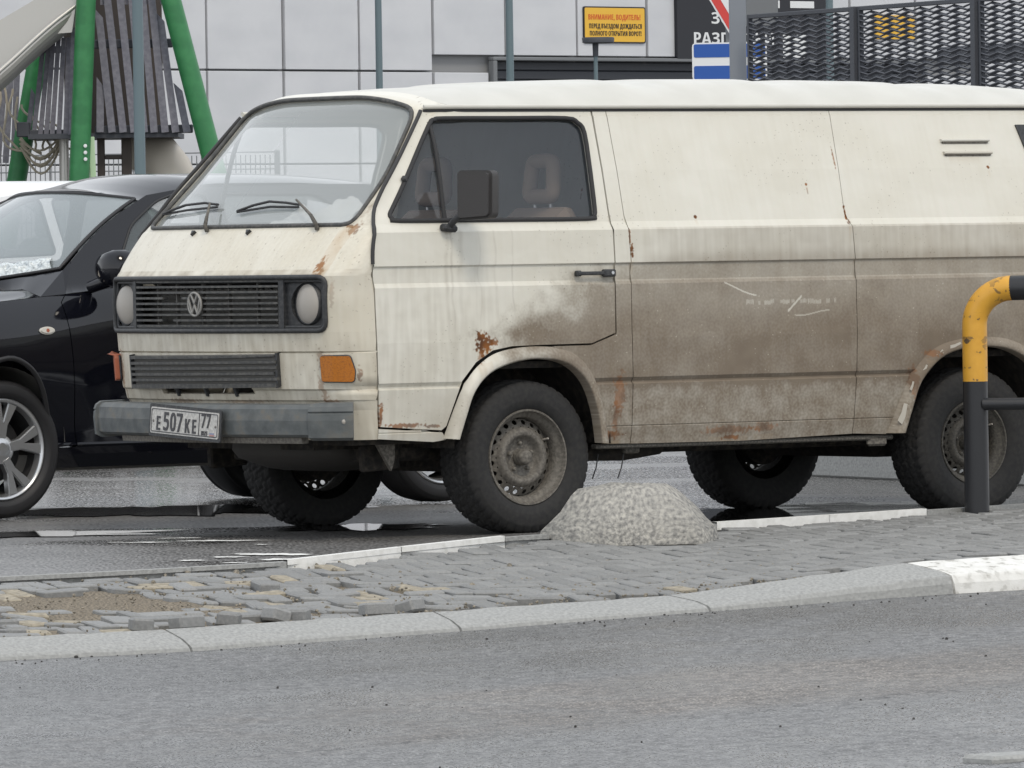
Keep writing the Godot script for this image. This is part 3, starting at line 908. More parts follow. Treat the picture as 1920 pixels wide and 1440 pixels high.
func side_paint() -> StandardMaterial3D:
	var f := func(u: float, v: float) -> Color:
		var x := u * 4.8 - 1.2; var h := 1.97 - v * 1.67
		var a := n1.get_noise_2d(x * 1.6, h * 2.4)
		var b := n2.get_noise_2d(x * 9.0 + 5.0, h * 9.0)
		var g := n3.get_noise_2d(x * 60.0, h * 60.0)
		var s := n2.get_noise_2d(x * 26.0, h * 2.2 + 31.0)
		var paint := Color(0.675, 0.66, 0.59).lerp(Color(0.60, 0.575, 0.49), clampf(0.5 + 0.9 * a + 0.3 * s, 0.0, 1.0) * 0.6)
		var d := 0.03 + 0.03 * maxf(0.0, b)
		if h < 1.188:
			var xb := -0.16 + (h - 0.88) * 2.1
			if h < 0.88: xb = -0.16
			var blot := n2.get_noise_2d(x * 3.3 + 90.0, h * 4.1)
			var thick := 0.74 + 0.18 * smoothstep(1.10, 0.82, h + 0.10 * blot + 0.02 * s)
			d = maxf(d, smoothstep(-0.26, 0.26, x - xb + 0.22 * a + 0.12 * b + 0.03 * g) * (thick + 0.08 * a + 0.09 * blot + 0.03 * s + 0.05 * g))
			if h > 1.105: d *= 0.86
			if h < 0.66:
				var low := 0.70 + 0.16 * b + 0.04 * s + 0.10 * g
				d = lerpf(d, low, smoothstep(0.66, 0.60, h + 0.02 * b)) * smoothstep(-0.9, 0.45, x + 0.2 * a) + 0.10
			if x < -0.2: d = maxf(d, 0.16 + 0.10 * s + 0.08 * b - 0.1 * smoothstep(0.55, 1.1, h))
		elif h < 1.345:
			d = maxf(d, (0.12 + 0.20 * smoothstep(0.4, 1.3, x) + 0.08 * b + 0.07 * s) * smoothstep(0.35, 0.75, x) + 0.25 * smoothstep(1.26, 1.19, h) * smoothstep(0.5, 0.8, x) + 0.02)
		# run-off below the mirror foot and a few other drips
		# drips below the mirror foot
		for k in [[-0.475, 0.010, 0.26], [-0.445, 0.006, 0.3], [-0.40, 0.012, 0.2], [-0.30, 0.005, 0.25], [-0.12, 0.004, 0.3], [-0.205, 0.006, 0.2]]:
			if h < 1.34 and absf(x - k[0]) < 0.05:
				d = maxf(d, k[2] * (1.0 - smoothstep(0.0, k[1] * 2.0, absf(x - k[0] + 0.012 * n3.get_noise_2d(h * 6.0, k[0] * 90.0)))) * (0.7 + 0.5 * b) * smoothstep(0.55, 1.0, h))
		# scuffs wiped through the dirt
		if h > 0.985 and h < 1.012 and x > 1.18 and x < 1.70 and n3.get_noise_2d(x * 24.0, 3.0) > -0.05 and absf(h - 0.9985 + 0.006 * b) < 0.010 + 0.006 * g: d *= 0.62 + 0.3 * absf(n3.get_noise_2d(x * 140.0, h * 12.0))
		if x > 1.06 and x < 1.24 and absf(h - (1.075 - (x - 1.06) * 0.14 + 0.02 * sin(x * 14.0))) < 0.0035: d *= 0.3
		if x > 1.42 and x < 1.50 and absf(h - (0.955 + (x - 1.42) * 0.85)) < 0.006: d *= 0.35
		if x > 1.46 and x < 1.66 and absf(h - 0.945 - 0.01 * sin(x * 20.0)) < 0.003: d *= 0.55
		if d > 0.5 and n3.get_noise_2d(x * 60.0 + 70.0, h * 80.0) > 0.86 and b > 0.15: d *= 0.55
		d = clampf(d, 0.0, 0.95)
		var dirt := Color(0.152, 0.117, 0.084).lerp(Color(0.225, 0.185, 0.135), clampf(0.5 + 0.8 * b, 0, 1) * 0.35)
		var c := paint.lerp(dirt, d)
		if n3.get_noise_2d(x * 75.0 - 20.0, h * 75.0) > 0.86 and a > 0.12: c = c.lerp(Color(0.12, 0.09, 0.06), 0.55)
		c.a = lerpf(0.34, 0.85, minf(1.0, d * 1.4))
		for k in RUST:
			var q := Vector2((x - k[0]) / k[2], (h - k[1]) / k[3]).length()
			if q < 1.5:
				var e: float = smoothstep(1.0, 0.55, q + 0.55 * n2.get_noise_2d(x * 40.0, h * 40.0) + 0.2 * g) * k[4]
				c = c.lerp(Color(0.25, 0.092, 0.022).lerp(Color(0.10, 0.040, 0.016), clampf(0.5 + 1.2 * b, 0, 1)), e); c.a = lerpf(c.a, 0.95, e)
			elif absf(x - k[0]) < k[2] * 0.7 and h < k[1] and h > k[1] - k[3] * 3.5 - 0.02:
				c = c.lerp(Color(0.42, 0.26, 0.10), 0.22 * k[4] * (1.0 - (k[1] - h) / (k[3] * 3.5 + 0.02)))
		return c
	var p := image_pair(1536, 560, f)
	var m := mat(Color.WHITE, 1.0)
	m.albedo_texture = p[0]; m.roughness_texture = p[1]
	m.normal_enabled = true
	var nt := NoiseTexture2D.new()
	nt.width = 1024; nt.height = 512; nt.as_normal_map = true; nt.bump_strength = 6.0; nt.noise = noise(0.022, 3, 71)
	m.normal_texture = nt; m.normal_scale = 0.10
	return m

const NOSE_RUST := [[0.775, 1.195, 0.022, 0.045, 0.9], [0.80, 1.17, 0.014, 0.03, 0.7], [0.83, 1.355, 0.03, 0.035, 0.7], [0.80, 1.366, 0.03, 0.012, 0.8], [0.785, 0.655, 0.02, 0.07, 0.5], [0.79, 0.79, 0.016, 0.05, 0.5], [0.95, 0.72, 0.012, 0.04, 0.7], [-0.79, 0.70, 0.02, 0.14, 0.6], [0.80, 0.60, 0.05, 0.012, 0.6], [-0.2, 0.60, 0.16, 0.012, 0.5], [0.3, 0.598, 0.2, 0.010, 0.4], [0.82, 1.50, 0.012, 0.10, 0.25], [0.86, 1.07, 0.012, 0.07, 0.3]]

func nose_paint() -> StandardMaterial3D:
	var f := func(u: float, v: float) -> Color:
		var w := u * 2.6 - 1.3; var h := 2.0 - v * 1.7
		var a := n1.get_noise_2d(w * 2.0 + 50.0, h * 2.0)
		var b := n2.get_noise_2d(w * 10.0 + 15.0, h * 8.0)
		var g := n3.get_noise_2d(w * 60.0, h * 60.0)
		var s := n2.get_noise_2d(w * 30.0, h * 3.0 + 11.0)
		var c := Color(0.675, 0.645, 0.555).lerp(Color(0.60, 0.555, 0.445), clampf(0.45 + 0.7 * a + 0.35 * s, 0, 1) * 0.7)
		var d := 0.06 + 0.10 * maxf(0.0, b) + 0.05 * g
		if h < 0.905: d = 0.26 + 0.16 * b + 0.14 * s
		if h < 0.66: d = 0.34 + 0.2 * b + 0.12 * s
		if w > 0.75 and h < 1.15: d = maxf(0.12, d * 0.7) + 0.10 * maxf(0.0, n1.get_noise_2d(w * 6.0, h * 5.0 + 3.0)) * 2.0
		if w > 0.80 and h > 1.37: d = 0.18 + 0.25 * maxf(0.0, b) + 0.1 * g
		if h > 1.15 and h < 1.178: d = maxf(d, 0.30 + 0.4 * b)
		if h > 1.93: c = c.lerp(Color(0.70, 0.685, 0.62), smoothstep(1.93, 1.96, h)); d *= 0.4
		d = clampf(d, 0.0, 0.85)
		c = c.lerp(Color(0.24, 0.20, 0.145), d)
		if n3.get_noise_2d(w * 80.0, h * 60.0) > 0.80 and b > 0.0: c = c.lerp(Color(0.16, 0.12, 0.08), 0.5)
		c.a = lerpf(0.36, 0.8, d)
		for k in NOSE_RUST:
			var q := Vector2((w - k[0]) / k[2], (h - k[1]) / k[3]).length()
			if q < 1.5:
				var e: float = smoothstep(1.0, 0.5, q + 0.6 * n2.get_noise_2d(w * 40.0, h * 40.0) + 0.2 * g) * k[4]
				c = c.lerp(Color(0.26, 0.10, 0.028).lerp(Color(0.11, 0.045, 0.018), clampf(0.5 + 1.2 * b, 0, 1)), e); c.a = lerpf(c.a, 0.95, e)
		# rusty run-off along the corner crease below the windscreen
		if h > 1.14 and h < 1.37 and absf(w - 0.80 - 0.02 * s) < 0.035: c = c.lerp(Color(0.46, 0.27, 0.10), 0.22 + 0.2 * b)
		return c
	var p := image_pair(900, 588, f)
	var m := mat(Color.WHITE, 1.0)
	m.albedo_texture = p[0]; m.roughness_texture = p[1]
	return m

# --- wheels ---

func tyre_mesh(R: float, rimR: float, wide: float, tread: bool, flat_y: float) -> ArrayMesh:
	var mb := MB.new()
	var pr := [] # radius, axial, tread?
	pr.append([rimR - 0.004, -0.012, false]); pr.append([rimR + 0.006, 0.0, false])
	pr.append([lerpf(rimR, R, 0.16), 0.012, false]); pr.append([lerpf(rimR, R, 0.30), 0.0165, false]); pr.append([lerpf(rimR, R, 0.33), 0.0185, false]); pr.append([lerpf(rimR, R, 0.5), 0.0195, false]); pr.append([lerpf(rimR, R, 0.68), 0.017, false]); pr.append([lerpf(rimR, R, 0.72), 0.0145, false]); pr.append([lerpf(rimR, R, 0.84), 0.006, true]); pr.append([lerpf(rimR, R, 0.94), -0.006, true])
	var nt := 21
	for k in nt:
		var t := float(k) / (nt - 1)
		pr.append([R - 0.012 * pow(absf(t * 2.0 - 1.0), 3.0), lerpf(-0.018, -wide + 0.018, t), true])
	pr.append([lerpf(rimR, R, 0.9), -wide + 0.004, true]); pr.append([lerpf(rimR, R, 0.6), -wide - 0.012, false]); pr.append([rimR, -wide + 0.01, false])
	var na := 264 if tread else 72
	var P := []
	for i in pr.size():
		var row := PackedVector3Array()
		for k in na:
			var a := TAU * k / na
			var r: float = pr[i][0]; var z: float = pr[i][1]
			if tread and pr[i][2]:
				var lat := (z + wide * 0.5) / wide # -0.5 .. 0.5
				var cut := false
				for g in [-0.30, -0.10, 0.10, 0.30]:
					if absf(lat - g - 0.018 * sin(a * 33.0 + g * 9.0)) < 0.024: cut = true
				var ph := fposmod(a * 44.0 / TAU + lat * 1.6 + (0.5 if absf(lat) < 0.2 else 0.0), 1.0)
				if ph < 0.17: cut = true
				if cut: r -= 0.0062
			var p := Vector3(cos(a) * r, sin(a) * r, z)
			if p.y < -flat_y:
				p.z += signf(z + wide * 0.5) * (-flat_y - p.y) * 0.5
				p.y = -flat_y
			row.append(p)
		P.append(row)
	for i in pr.size() - 1:
		for k in na:
			var l := (k + 1) % na
			var nn := func(r: int, c: int) -> Vector3:
				var da: Vector3 = P[r][(c + 1) % na] - P[r][(c - 1 + na) % na]
				var dr: Vector3 = P[mini(r + 1, pr.size() - 1)][c] - P[maxi(r - 1, 0)][c]
				return dr.cross(da).normalized() * -1.0
			var n00: Vector3 = nn.call(i, k); var n01: Vector3 = nn.call(i, l); var n11: Vector3 = nn.call(i + 1, l); var n10: Vector3 = nn.call(i + 1, k)
			mb.quad(P[i][k], P[i][l], P[i + 1][l], P[i + 1][k], n00, n01, n11, n10)
	return mb.mesh()

func steel_rim(R: float) -> ArrayMesh:
	var mb := MB.new()
	var ax := Transform3D(Basis(Vector3.RIGHT, PI / 2), Vector3.ZERO)
	var rd := R - 0.040
	mb.lathe(ax, PackedVector2Array([Vector2(R + 0.002, -0.02), Vector2(R + 0.003, -0.002), Vector2(R, 0.003), Vector2(R - 0.006, 0.002), Vector2(R - 0.010, -0.008), Vector2(R - 0.014, -0.022), Vector2(R - 0.030, -0.030), Vector2(R - 0.036, -0.055), Vector2(R - 0.038, -0.085), Vector2(R - 0.036, -0.17)]), 64)
	var r1 := rd; var r0 := rd - 0.036
	var zr := func(r: float) -> float: return lerpf(-0.052, -0.078, (r - r0) / (r1 - r0))
	var nh := 20
	for s in nh:
		var c := TAU * (s + 0.5) / nh
		var hr := (r0 + r1) * 0.5 + 0.002
		var m := 20
		for k in m:
			var q := []
			for e in [k, k + 1]:
				var b: float = TAU * e / m
				# square boundary of the sector in (angle, radius)
				var cx := cos(b); var cy := sin(b)
				var sc := 1.0 / maxf(absf(cx), absf(cy))
				var oa: float = c + cx * sc * PI / nh; var orr: float = lerpf(r0, r1, 0.5 + 0.5 * cy * sc)
				var ia: float = c + cx * 0.0125 / hr; var ir: float = hr + cy * 0.0105
				q.append([Vector3(cos(oa) * orr, sin(oa) * orr, zr.call(orr)), Vector3(cos(ia) * ir, sin(ia) * ir, zr.call(ir)), Vector3(cos(ia) * ir, sin(ia) * ir, zr.call(ir) - 0.006)])
			mb.face([q[0][0], q[1][0], q[1][1], q[0][1]], Vector3(0, 0, 1))
			mb.face([q[0][1], q[1][1], q[1][2], q[0][2]], -q[0][1] + Vector3(cos(c), sin(c), 0) * hr)
	var k := r0 / 0.1355
	mb.lathe(ax, PackedVector2Array([Vector2(r0, -0.052), Vector2(0.124 * k, -0.034), Vector2(0.114 * k, -0.029), Vector2(0.103 * k, -0.029), Vector2(0.094 * k, -0.036), Vector2(0.085 * k, -0.056), Vector2(0.078 * k, -0.063), Vector2(0.05, -0.066), Vector2(0.034, -0.066)]), 64)
	return mb.mesh()

func van_wheel(van: Node3D, x: float, z: float, rimR: float, far: bool, rim_m: Material, meshes: Dictionary) -> void:
	var w := base("wheel", Vector3(x, 0.33, z), PI if far else 0.0, van)
	put_mesh(meshes["t%f" % rimR], "tyre", M.tyre, w)
	put_mesh(meshes["r%f" % rimR], "rim", rim_m, w)
	var ax := Transform3D(Basis(Vector3.RIGHT, PI / 2), Vector3.ZERO)
	var mb := MB.new()
	mb.lathe(ax, PackedVector2Array([Vector2(0.038, -0.067), Vector2(0.036, -0.03), Vector2(0.034, -0.018), Vector2(0.030, -0.010), Vector2(0.022, -0.006), Vector2(0.0, -0.004)]), 24)
	put(mb, "hub_cap", rim_m, w)
	for k in 5:
		mb = MB.new()
		var a := TAU * k / 5.0 + 0.35
		mb.lathe(Transform3D(ax.basis, Vector3(cos(a) * 0.062, sin(a) * 0.062, 0)), PackedVector2Array([Vector2(0.011, -0.066), Vector2(0.010, -0.052), Vector2(0.006, -0.048), Vector2(0.0, -0.047)]), 6)
		put(mb, "wheel_bolt", rim_m, w)
	mb = MB.new()
	mb.lathe(ax, PackedVector2Array([Vector2(0.0, -0.10), Vector2(0.12, -0.10), Vector2(0.125, -0.12), Vector2(0.125, -0.19), Vector2(0.0, -0.19)]), 24)
	put(mb, "brake_drum", M.under, w)
	mb = MB.new()
	mb.tube(PackedVector3Array([Vector3(0.128, 0.075, -0.06), Vector3(0.134, 0.08, -0.03)]), 0.0045, 8)
	put(mb, "valve", M.lens, w)

func build_van() -> void:
	var van := base("cargo_van", Vector3(-0.445, 0.0, -36.237), deg_to_rad(36.0))
	tag(van, "old cream panel van with rust and brown grime on its side", "van")
	var paint := side_paint()
	var front_paint := nose_paint()
	var roof_paint := tri_map(mat(Color.WHITE, 0.36), 0.7)
	roof_paint.albedo_texture = mottle(0.008, [lin(0.525, 0.515, 0.465), lin(0.575, 0.565, 0.515)], [0.2, 0.7], 5, 72)
	M.van_plain = roof_paint
	var idle := no_uv
	var door_front := PackedVector2Array([Vector2(-0.439, 1.873), Vector2(-0.601, 1.678), Vector2(-0.752, 1.505), Vector2(-0.836, 1.374), Vector2(-0.868, 1.257), Vector2(-0.869, 1.094), Vector2(-0.864, 0.861), Vector2(-0.852, 0.627), Vector2(-0.838, 0.482)])
	# ----- nose -----
	var edge_w := PackedVector2Array()
	var df := smooth(door_front, 5)
	for p in df: edge_w.append(Vector2(nose_w(p.y, p.x), p.y))
	var right := PackedVector2Array()
	right.append(Vector2(edge_w[0].x, 1.97))
	right.append_array(edge_w)
	right.append(Vector2(nose_w(0.46, -0.838), 0.43))
	var outer := PackedVector2Array()
	for p in right: outer.append(p - Vector2(0.003, 0))
	var lft := right.duplicate(); lft.reverse()
	for p in lft: outer.append(Vector2(-p.x + 0.003, p.y))
	outer = ccw(outer)
	var screen := ccw(rounded(PackedVector2Array([Vector2(-0.805, 1.372), Vector2(0.805, 1.372), Vector2(0.768, 1.62), Vector2(0.672, 1.925), Vector2(0.3, 1.942), Vector2(-0.3, 1.942), Vector2(-0.672, 1.925), Vector2(-0.768, 1.62)]), 0.06))
	var gr := ccw(rounded(PackedVector2Array([Vector2(-0.842, 0.905), Vector2(0.842, 0.905), Vector2(0.842, 1.152), Vector2(-0.842, 1.152)]), 0.045))
	var slot := ccw(PackedVector2Array([Vector2(-0.37, 0.630), Vector2(0.36, 0.632), Vector2(0.36, 0.662), Vector2(-0.37, 0.660)]))
	var us := lines(-1.3, 1.3, 0.04)
	var vs := lines(0.4, 1.97, 0.045, NOSE_CREASES)
	var mb := MB.new()
	mb.surf(outer, [screen, gr, slot], us, vs, nose, 1.0, nose_uv, 0.022)
	put(mb, "front_panel", front_paint, van)
	mb = MB.new()
	var pane := func(w: float, h: float) -> Vector3: return nose_at(w, h, -0.012)
	mb.surf(screen, [], lines(-1, 1, 0.06), lines(1.36, 1.95, 0.06), pane, 1.0, idle)
	put(mb, "windscreen", M.sheen_dust_glass, van)
	mb = MB.new()
	mb.tube(loop_on(screen, func(w, h): return nose_at(w, h, 0.001)), 0.0105, 8, true)
	put(mb, "windscreen_seal", M.grille, van)
	# ----- grille and lamps -----
	var grille := base("grille", Vector3.ZERO, 0.0, van)
	mb = MB.new()
	mb.surf(gr, [], lines(-0.9, 0.9, 0.06), lines(0.9, 1.16, 0.06), func(w, h): return nose_at(w, h, -0.11), 1.0, idle)
	put(mb, "backing", M.dark, grille)
	mb = MB.new()
	mb.tube(loop_on(inset(gr, 0.007), func(w, h): return nose_at(w, h, 0.004)), 0.0115, 8, true)
	mb.tube(loop_on(inset(gr, 0.022), func(w, h): return nose_at(w, h, -0.008)), 0.008, 6, true)
	put(mb, "surround", M.trim, grille)
	for s in [-1.0, 1.0]:
		mb = MB.new()
		mb.surf(ccw(PackedVector2Array([Vector2(s * 0.60, 0.915), Vector2(s * 0.835, 0.915), Vector2(s * 0.835, 1.145), Vector2(s * 0.60, 1.145)])), [ccw(circle(Vector2(s * 0.725, 1.028), 0.096, 28))], lines(-0.9, 0.9, 0.05), lines(0.9, 1.16, 0.05), func(w, h): return nose_at(w, h, -0.018), 1.0, idle, 0.03)
		put(mb, "lamp_surround", M.trim, grille)
		mb = MB.new()
		nose_sweep(mb, s * 0.568, s * 0.60, 0.918, 1.143, -0.03, 0.004, 0.0, 2)
		put(mb, "grille_end", M.trim, grille)
	for k in 9:
		var h := 0.930 + 0.0247 * k
		var spans := [[-0.565, 0.565]]
		if k == 1: spans = [[-0.565, -0.30], [-0.20, 0.565]]
		if k == 5: spans = [[-0.565, -0.29], [-0.12, 0.565]]
		for sp in spans:
			mb = MB.new()
			nose_sweep(mb, sp[0], sp[1], h, h + 0.0095, -0.028, 0.002)
			put(mb, "grille_slat", M.grille, grille)
	for w in [-0.40, -0.22, 0.0, 0.2, 0.4]:
		mb = MB.new()
		nose_sweep(mb, w - 0.004, w + 0.004, 0.925, 1.14, -0.045, -0.028, 0.0, 1)
		put(mb, "grille_rib", M.dark, grille)
	emblem(nose_frame(0.0, 1.031, 0.006), grille)
	for s in [-1.0, 1.0]:
		var lamp := base("headlight", Vector3.ZERO, 0.0, van)
		var c := nose_at(s * 0.725, 1.028, -0.022)
		var ax := Transform3D(Basis(Vector3.BACK, PI / 2), c) # lathe axis to -x
		mb = MB.new()
		mb.lathe(ax, PackedVector2Array([Vector2(0.095, -0.03), Vector2(0.095, 0.0), Vector2(0.09, 0.006), Vector2(0.086, 0.003)]), 40)
		put(mb, "lamp_rim", M.trim, lamp)
		mb = MB.new()
		mb.lathe(ax, PackedVector2Array([Vector2(0.089, 0.000), Vector2(0.08, 0.008), Vector2(0.062, 0.0155), Vector2(0.04, 0.020), Vector2(0.02, 0.0225), Vector2(0.0, 0.023)]), 40)
		put(mb, "lens", M.lens, lamp)
	# lower grille, hanging slightly askew
	var low := base("lower_grille", Vector3.ZERO, 0.0, van)
	mb = MB.new()
	nose_sweep(mb, -0.622, 0.545, 0.664, 0.806, 0.001, 0.006, 0.008)
	put(mb, "backing", M.dark, low)
	for k in 6:
		var h := 0.666 + 0.0250 * k
		mb = MB.new()
		nose_sweep(mb, -0.622, 0.545 + 0.01 * sin(k * 2.3), h, h + 0.0125, 0.004, 0.026, 0.008)
		put(mb, "grille_slat", M.grille, low)
	for e in [[-0.632, -0.620], [0.538, 0.552]]:
		mb = MB.new()
		nose_sweep(mb, e[0], e[1], 0.664, 0.812, 0.0, 0.024, 0.008, 1)
		put(mb, "grille_end", M.trim, low)
	for w in [-0.22, 0.02, 0.24]:
		mb = MB.new()
		mb.box(nose_frame(w, 0.645, 0.004), Vector3(0.016, 0.045, 0.02), 0.003)
		put(mb, "bracket", M.trim, low)
	mb = MB.new()
	mb.surf(slot, [], lines(-0.4, 0.4, 0.1), PackedFloat32Array([0.62, 0.67]), func(w, h): return nose_at(w, h, -0.12), 1.0, idle)
	put(mb, "air_slot", M.dark, van)
	for s in [-1.0, 1.0]:
		var ind := base("indicator", Vector3.ZERO, 0.0, van)
		var ip := rounded(PackedVector2Array([Vector2(s * 0.80, 0.690), Vector2(s * 0.925, 0.688), Vector2(s * 0.932, 0.735), Vector2(s * 0.918, 0.80), Vector2(s * 0.80, 0.798)]), 0.012)
		mb = MB.new()
		mb.surf(ccw(ip), [], lines(-1, 1, 0.03), lines(0.65, 0.82, 0.03), func(w, h): return nose_at(w, h, 0.014 if s > 0 else 0.03), 1.0, idle, 0.03)
		put(mb, "lens", M.amber if s > 0 else M.amber_dull, ind)
		mb = MB.new()
		mb.tube(loop_on(ip, func(w, h): return nose_at(w, h, 0.006), 0.02), 0.0055, 6, true)
		put(mb, "lens_rim", M.trim, ind)
	# ----- roof -----
	var hc := PackedVector2Array([Vector2(0, 1.965), Vector2(0.04, 1.980), Vector2(0.10, 1.993), Vector2(0.18, 2.004), Vector2(0.30, 2.014), Vector2(0.5, 2.016), Vector2(0.7, 2.006), Vector2(0.85, 1.99), Vector2(0.94, 1.97), Vector2(1.0, 1.92)])
	var roof_fn := func(s: float, z: float) -> Vector3:
		var a := absf(z)
		var w0 := nose_w_of_z(a)
		var p := nose(w0, 1.97)
		var x := lerpf(p.x, 3.5, s)
		var g := pow(a / 0.738, 4.5)
		var y := lerpf(lut(hc, s), 1.886, minf(g, 1.0))
		var rib := 0.0
		for c in [0.24, 0.45, 0.66, 0.86]:
			rib = maxf(rib, smoothstep(0.088, 0.062, absf(s - c)))
		y += 0.010 * rib * smoothstep(0.62, 0.50, a)
		return Vector3(x, y, z)
	mb = MB.new()
	mb.surf(PackedVector2Array([Vector2(0, -0.738), Vector2(1, -0.738), Vector2(1, 0.738), Vector2(0, 0.738)]), [], lines(0, 1, 0.0125), lines(-0.738, 0.738, 0.05, [-0.725, 0.725, -0.70, 0.70, -0.67, 0.67]), roof_fn, -1.0, idle)
	put(mb, "roof", roof_paint, van)
	for s in [-1.0, 1.0]:
		var gp := PackedVector3Array()
		var gp2 := PackedVector3Array()
		for k in 40:
			var x := lerpf(-0.43, 3.42, k / 39.0)
			var zz: float = van_side(x, 1.885).z
			gp.append(Vector3(x, 1.889, s * (zz + 0.012))); gp2.append(Vector3(x, 1.873, s * (zz + 0.006)))
		mb = MB.new()
		mb.tube(gp, 0.0105, 8)
		var gut := put(mb, "rain_gutter", roof_paint, van)
		mb = MB.new()
		mb.tube(gp2, 0.0065, 6)
		put(mb, "gutter_seal", M.seal, gut)
	# ----- doors -----
	var rear_edge := PackedVector2Array([Vector2(0.442, 0.872), Vector2(0.447, 1.193), Vector2(0.445, 1.36), Vector2(0.470, 1.873)])
	var door_poly := PackedVector2Array()
	door_poly.append_array(df)
	door_poly.append_array(PackedVector2Array([Vector2(-0.50, 0.459), Vector2(-0.474, 0.478), Vector2(-0.399, 0.676), Vector2(-0.325, 0.756), Vector2(-0.235, 0.806), Vector2(-0.133, 0.822), Vector2(0.013, 0.825), Vector2(0.308, 0.827)]))
	door_poly.append_array(rear_edge)
	door_poly = inset(door_poly, 0.0035)
	var win := ccw(smooth(PackedVector2Array([Vector2(-0.738, 1.414), Vector2(-0.704, 1.455), Vector2(-0.603, 1.584), Vector2(-0.429, 1.804), Vector2(-0.392, 1.832), Vector2(-0.34, 1.838), Vector2(0.0, 1.838), Vector2(0.314, 1.837), Vector2(0.378, 1.816), Vector2(0.404, 1.77), Vector2(0.390, 1.6), Vector2(0.375, 1.431), Vector2(0.362, 1.399), Vector2(0.32, 1.385), Vector2(-0.2, 1.385), Vector2(-0.70, 1.386), Vector2(-0.733, 1.396)]), 3, true))
	var arch_in := PackedVector2Array([Vector2(-0.434, 0.420), Vector2(-0.395, 0.52), Vector2(-0.347, 0.628), Vector2(-0.263, 0.708), Vector2(-0.132, 0.753), Vector2(0.014, 0.766), Vector2(0.16, 0.741), Vector2(0.265, 0.66), Vector2(0.322, 0.53), Vector2(0.345, 0.385)])
	var arch_out := PackedVector2Array([Vector2(-0.487, 0.425), Vector2(-0.44, 0.55), Vector2(-0.385, 0.665), Vector2(-0.30, 0.753), Vector2(-0.185, 0.805), Vector2(0.013, 0.822), Vector2(0.20, 0.795), Vector2(0.318, 0.69), Vector2(0.375, 0.54), Vector2(0.402, 0.38)])
	var rear_in := PackedVector2Array([Vector2(2.082, 0.385), Vector2(2.122, 0.486), Vector2(2.182, 0.619), Vector2(2.297, 0.722), Vector2(2.43, 0.764), Vector2(2.582, 0.771), Vector2(2.72, 0.75), Vector2(2.85, 0.68), Vector2(2.95, 0.55), Vector2(3.0, 0.385)])
	var rear_out := PackedVector2Array([Vector2(2.015, 0.385), Vector2(2.075, 0.53), Vector2(2.145, 0.665), Vector2(2.27, 0.772), Vector2(2.42, 0.812), Vector2(2.582, 0.82), Vector2(2.74, 0.80), Vector2(2.89, 0.72), Vector2(3.0, 0.58), Vector2(3.06, 0.385)])
	var sv := lines(0.36, 1.90, 0.07, CREASES)
	var post := PackedVector2Array([Vector2(0.4765, 1.873), Vector2(0.550, 1.873), Vector2(0.529, 1.396), Vector2(0.535, 1.192), Vector2(0.530, 0.882), Vector2(0.548, 0.377), Vector2(0.395, 0.379), Vector2(0.37, 0.54), Vector2(0.313, 0.69), Vector2(0.195, 0.79), Vector2(0.10, 0.80), Vector2(0.10, 0.8205), Vector2(0.306, 0.8215), Vector2(0.4465, 0.868), Vector2(0.4505, 1.2), Vector2(0.4495, 1.36)])
	var mid := PackedVector2Array([Vector2(0.554, 1.873), Vector2(1.826, 1.873), Vector2(1.807, 1.65), Vector2(1.788, 1.40), Vector2(1.808, 1.335), Vector2(1.817, 1.151), Vector2(1.815, 0.664), Vector2(1.814, 0.388), Vector2(1.178, 0.372), Vector2(0.552, 0.376), Vector2(0.534, 0.882), Vector2(0.539, 1.192), Vector2(0.533, 1.396)])
	var quarter := PackedVector2Array([Vector2(1.8295, 1.873), Vector2(3.40, 1.873), Vector2(3.5, 1.3), Vector2(3.5, 0.40), Vector2(3.055, 0.39)])
	for i in range(rear_out.size() - 2, -1, -1): quarter.append(rear_out[i] + Vector2(0, -0.004))
	quarter.append_array(PackedVector2Array([Vector2(1.818, 0.389), Vector2(1.819, 0.664), Vector2(1.821, 1.151), Vector2(1.8115, 1.336), Vector2(1.7915, 1.40), Vector2(1.8105, 1.65)]))
	for s in [1.0, -1.0]:
		var fn: Callable = van_side if s > 0 else far_side
		var fo := func(off: float) -> Callable:
			return func(x, h): return fn.call(x, h) + Vector3(0, 0.25 * off, s * off)
		var door := base("door", Vector3.ZERO, 0.0, van)
		mb = MB.new()
		mb.surf(ccw(door_poly), [win], lines(-0.95, 0.5, 0.06), sv, fn, s, side_uv, 0.02)
		put(mb, "door_skin", paint, door)
		mb = MB.new()
		mb.tube(loop_on(win, fo.call(0.001)), 0.0105, 8, true)
		put(mb, "window_seal", M.rubber, door)
		var win_i := inset(win, 0.004)
		var cutl := PackedVector2Array([Vector2(-0.462, 1.3), Vector2(0.6, 1.3), Vector2(0.6, 1.9), Vector2(-0.412, 1.9)])
		var cutr := PackedVector2Array([Vector2(-0.9, 1.3), Vector2(-0.462, 1.3), Vector2(-0.412, 1.9), Vector2(-0.9, 1.9)])
		mb = MB.new()
		for q in Geometry2D.intersect_polygons(win_i, cutl): mb.surf(ccw(q), [], lines(-0.5, 0.4, 0.15), lines(1.37, 1.85, 0.1), fo.call(-0.012), s, idle)
		put(mb, "window_pane", M.glass, door)
		mb = MB.new()
		for q in Geometry2D.intersect_polygons(win_i, cutr): mb.surf(ccw(q), [], lines(-0.8, -0.4, 0.15), lines(1.37, 1.85, 0.1), fo.call(-0.010), s, idle)
		put(mb, "quarter_pane", M.glass, door)
		mb = MB.new()
		var bar := PackedVector3Array()
		for k in 9: bar.append(fo.call(-0.004).call(lerpf(-0.454, -0.419, k / 8.0), lerpf(1.388, 1.82, k / 8.0)))
		mb.tube(bar, 0.0105, 8)
		put(mb, "divider_bar", M.rubber, door)
		mb = MB.new()
		var wl := PackedVector3Array()
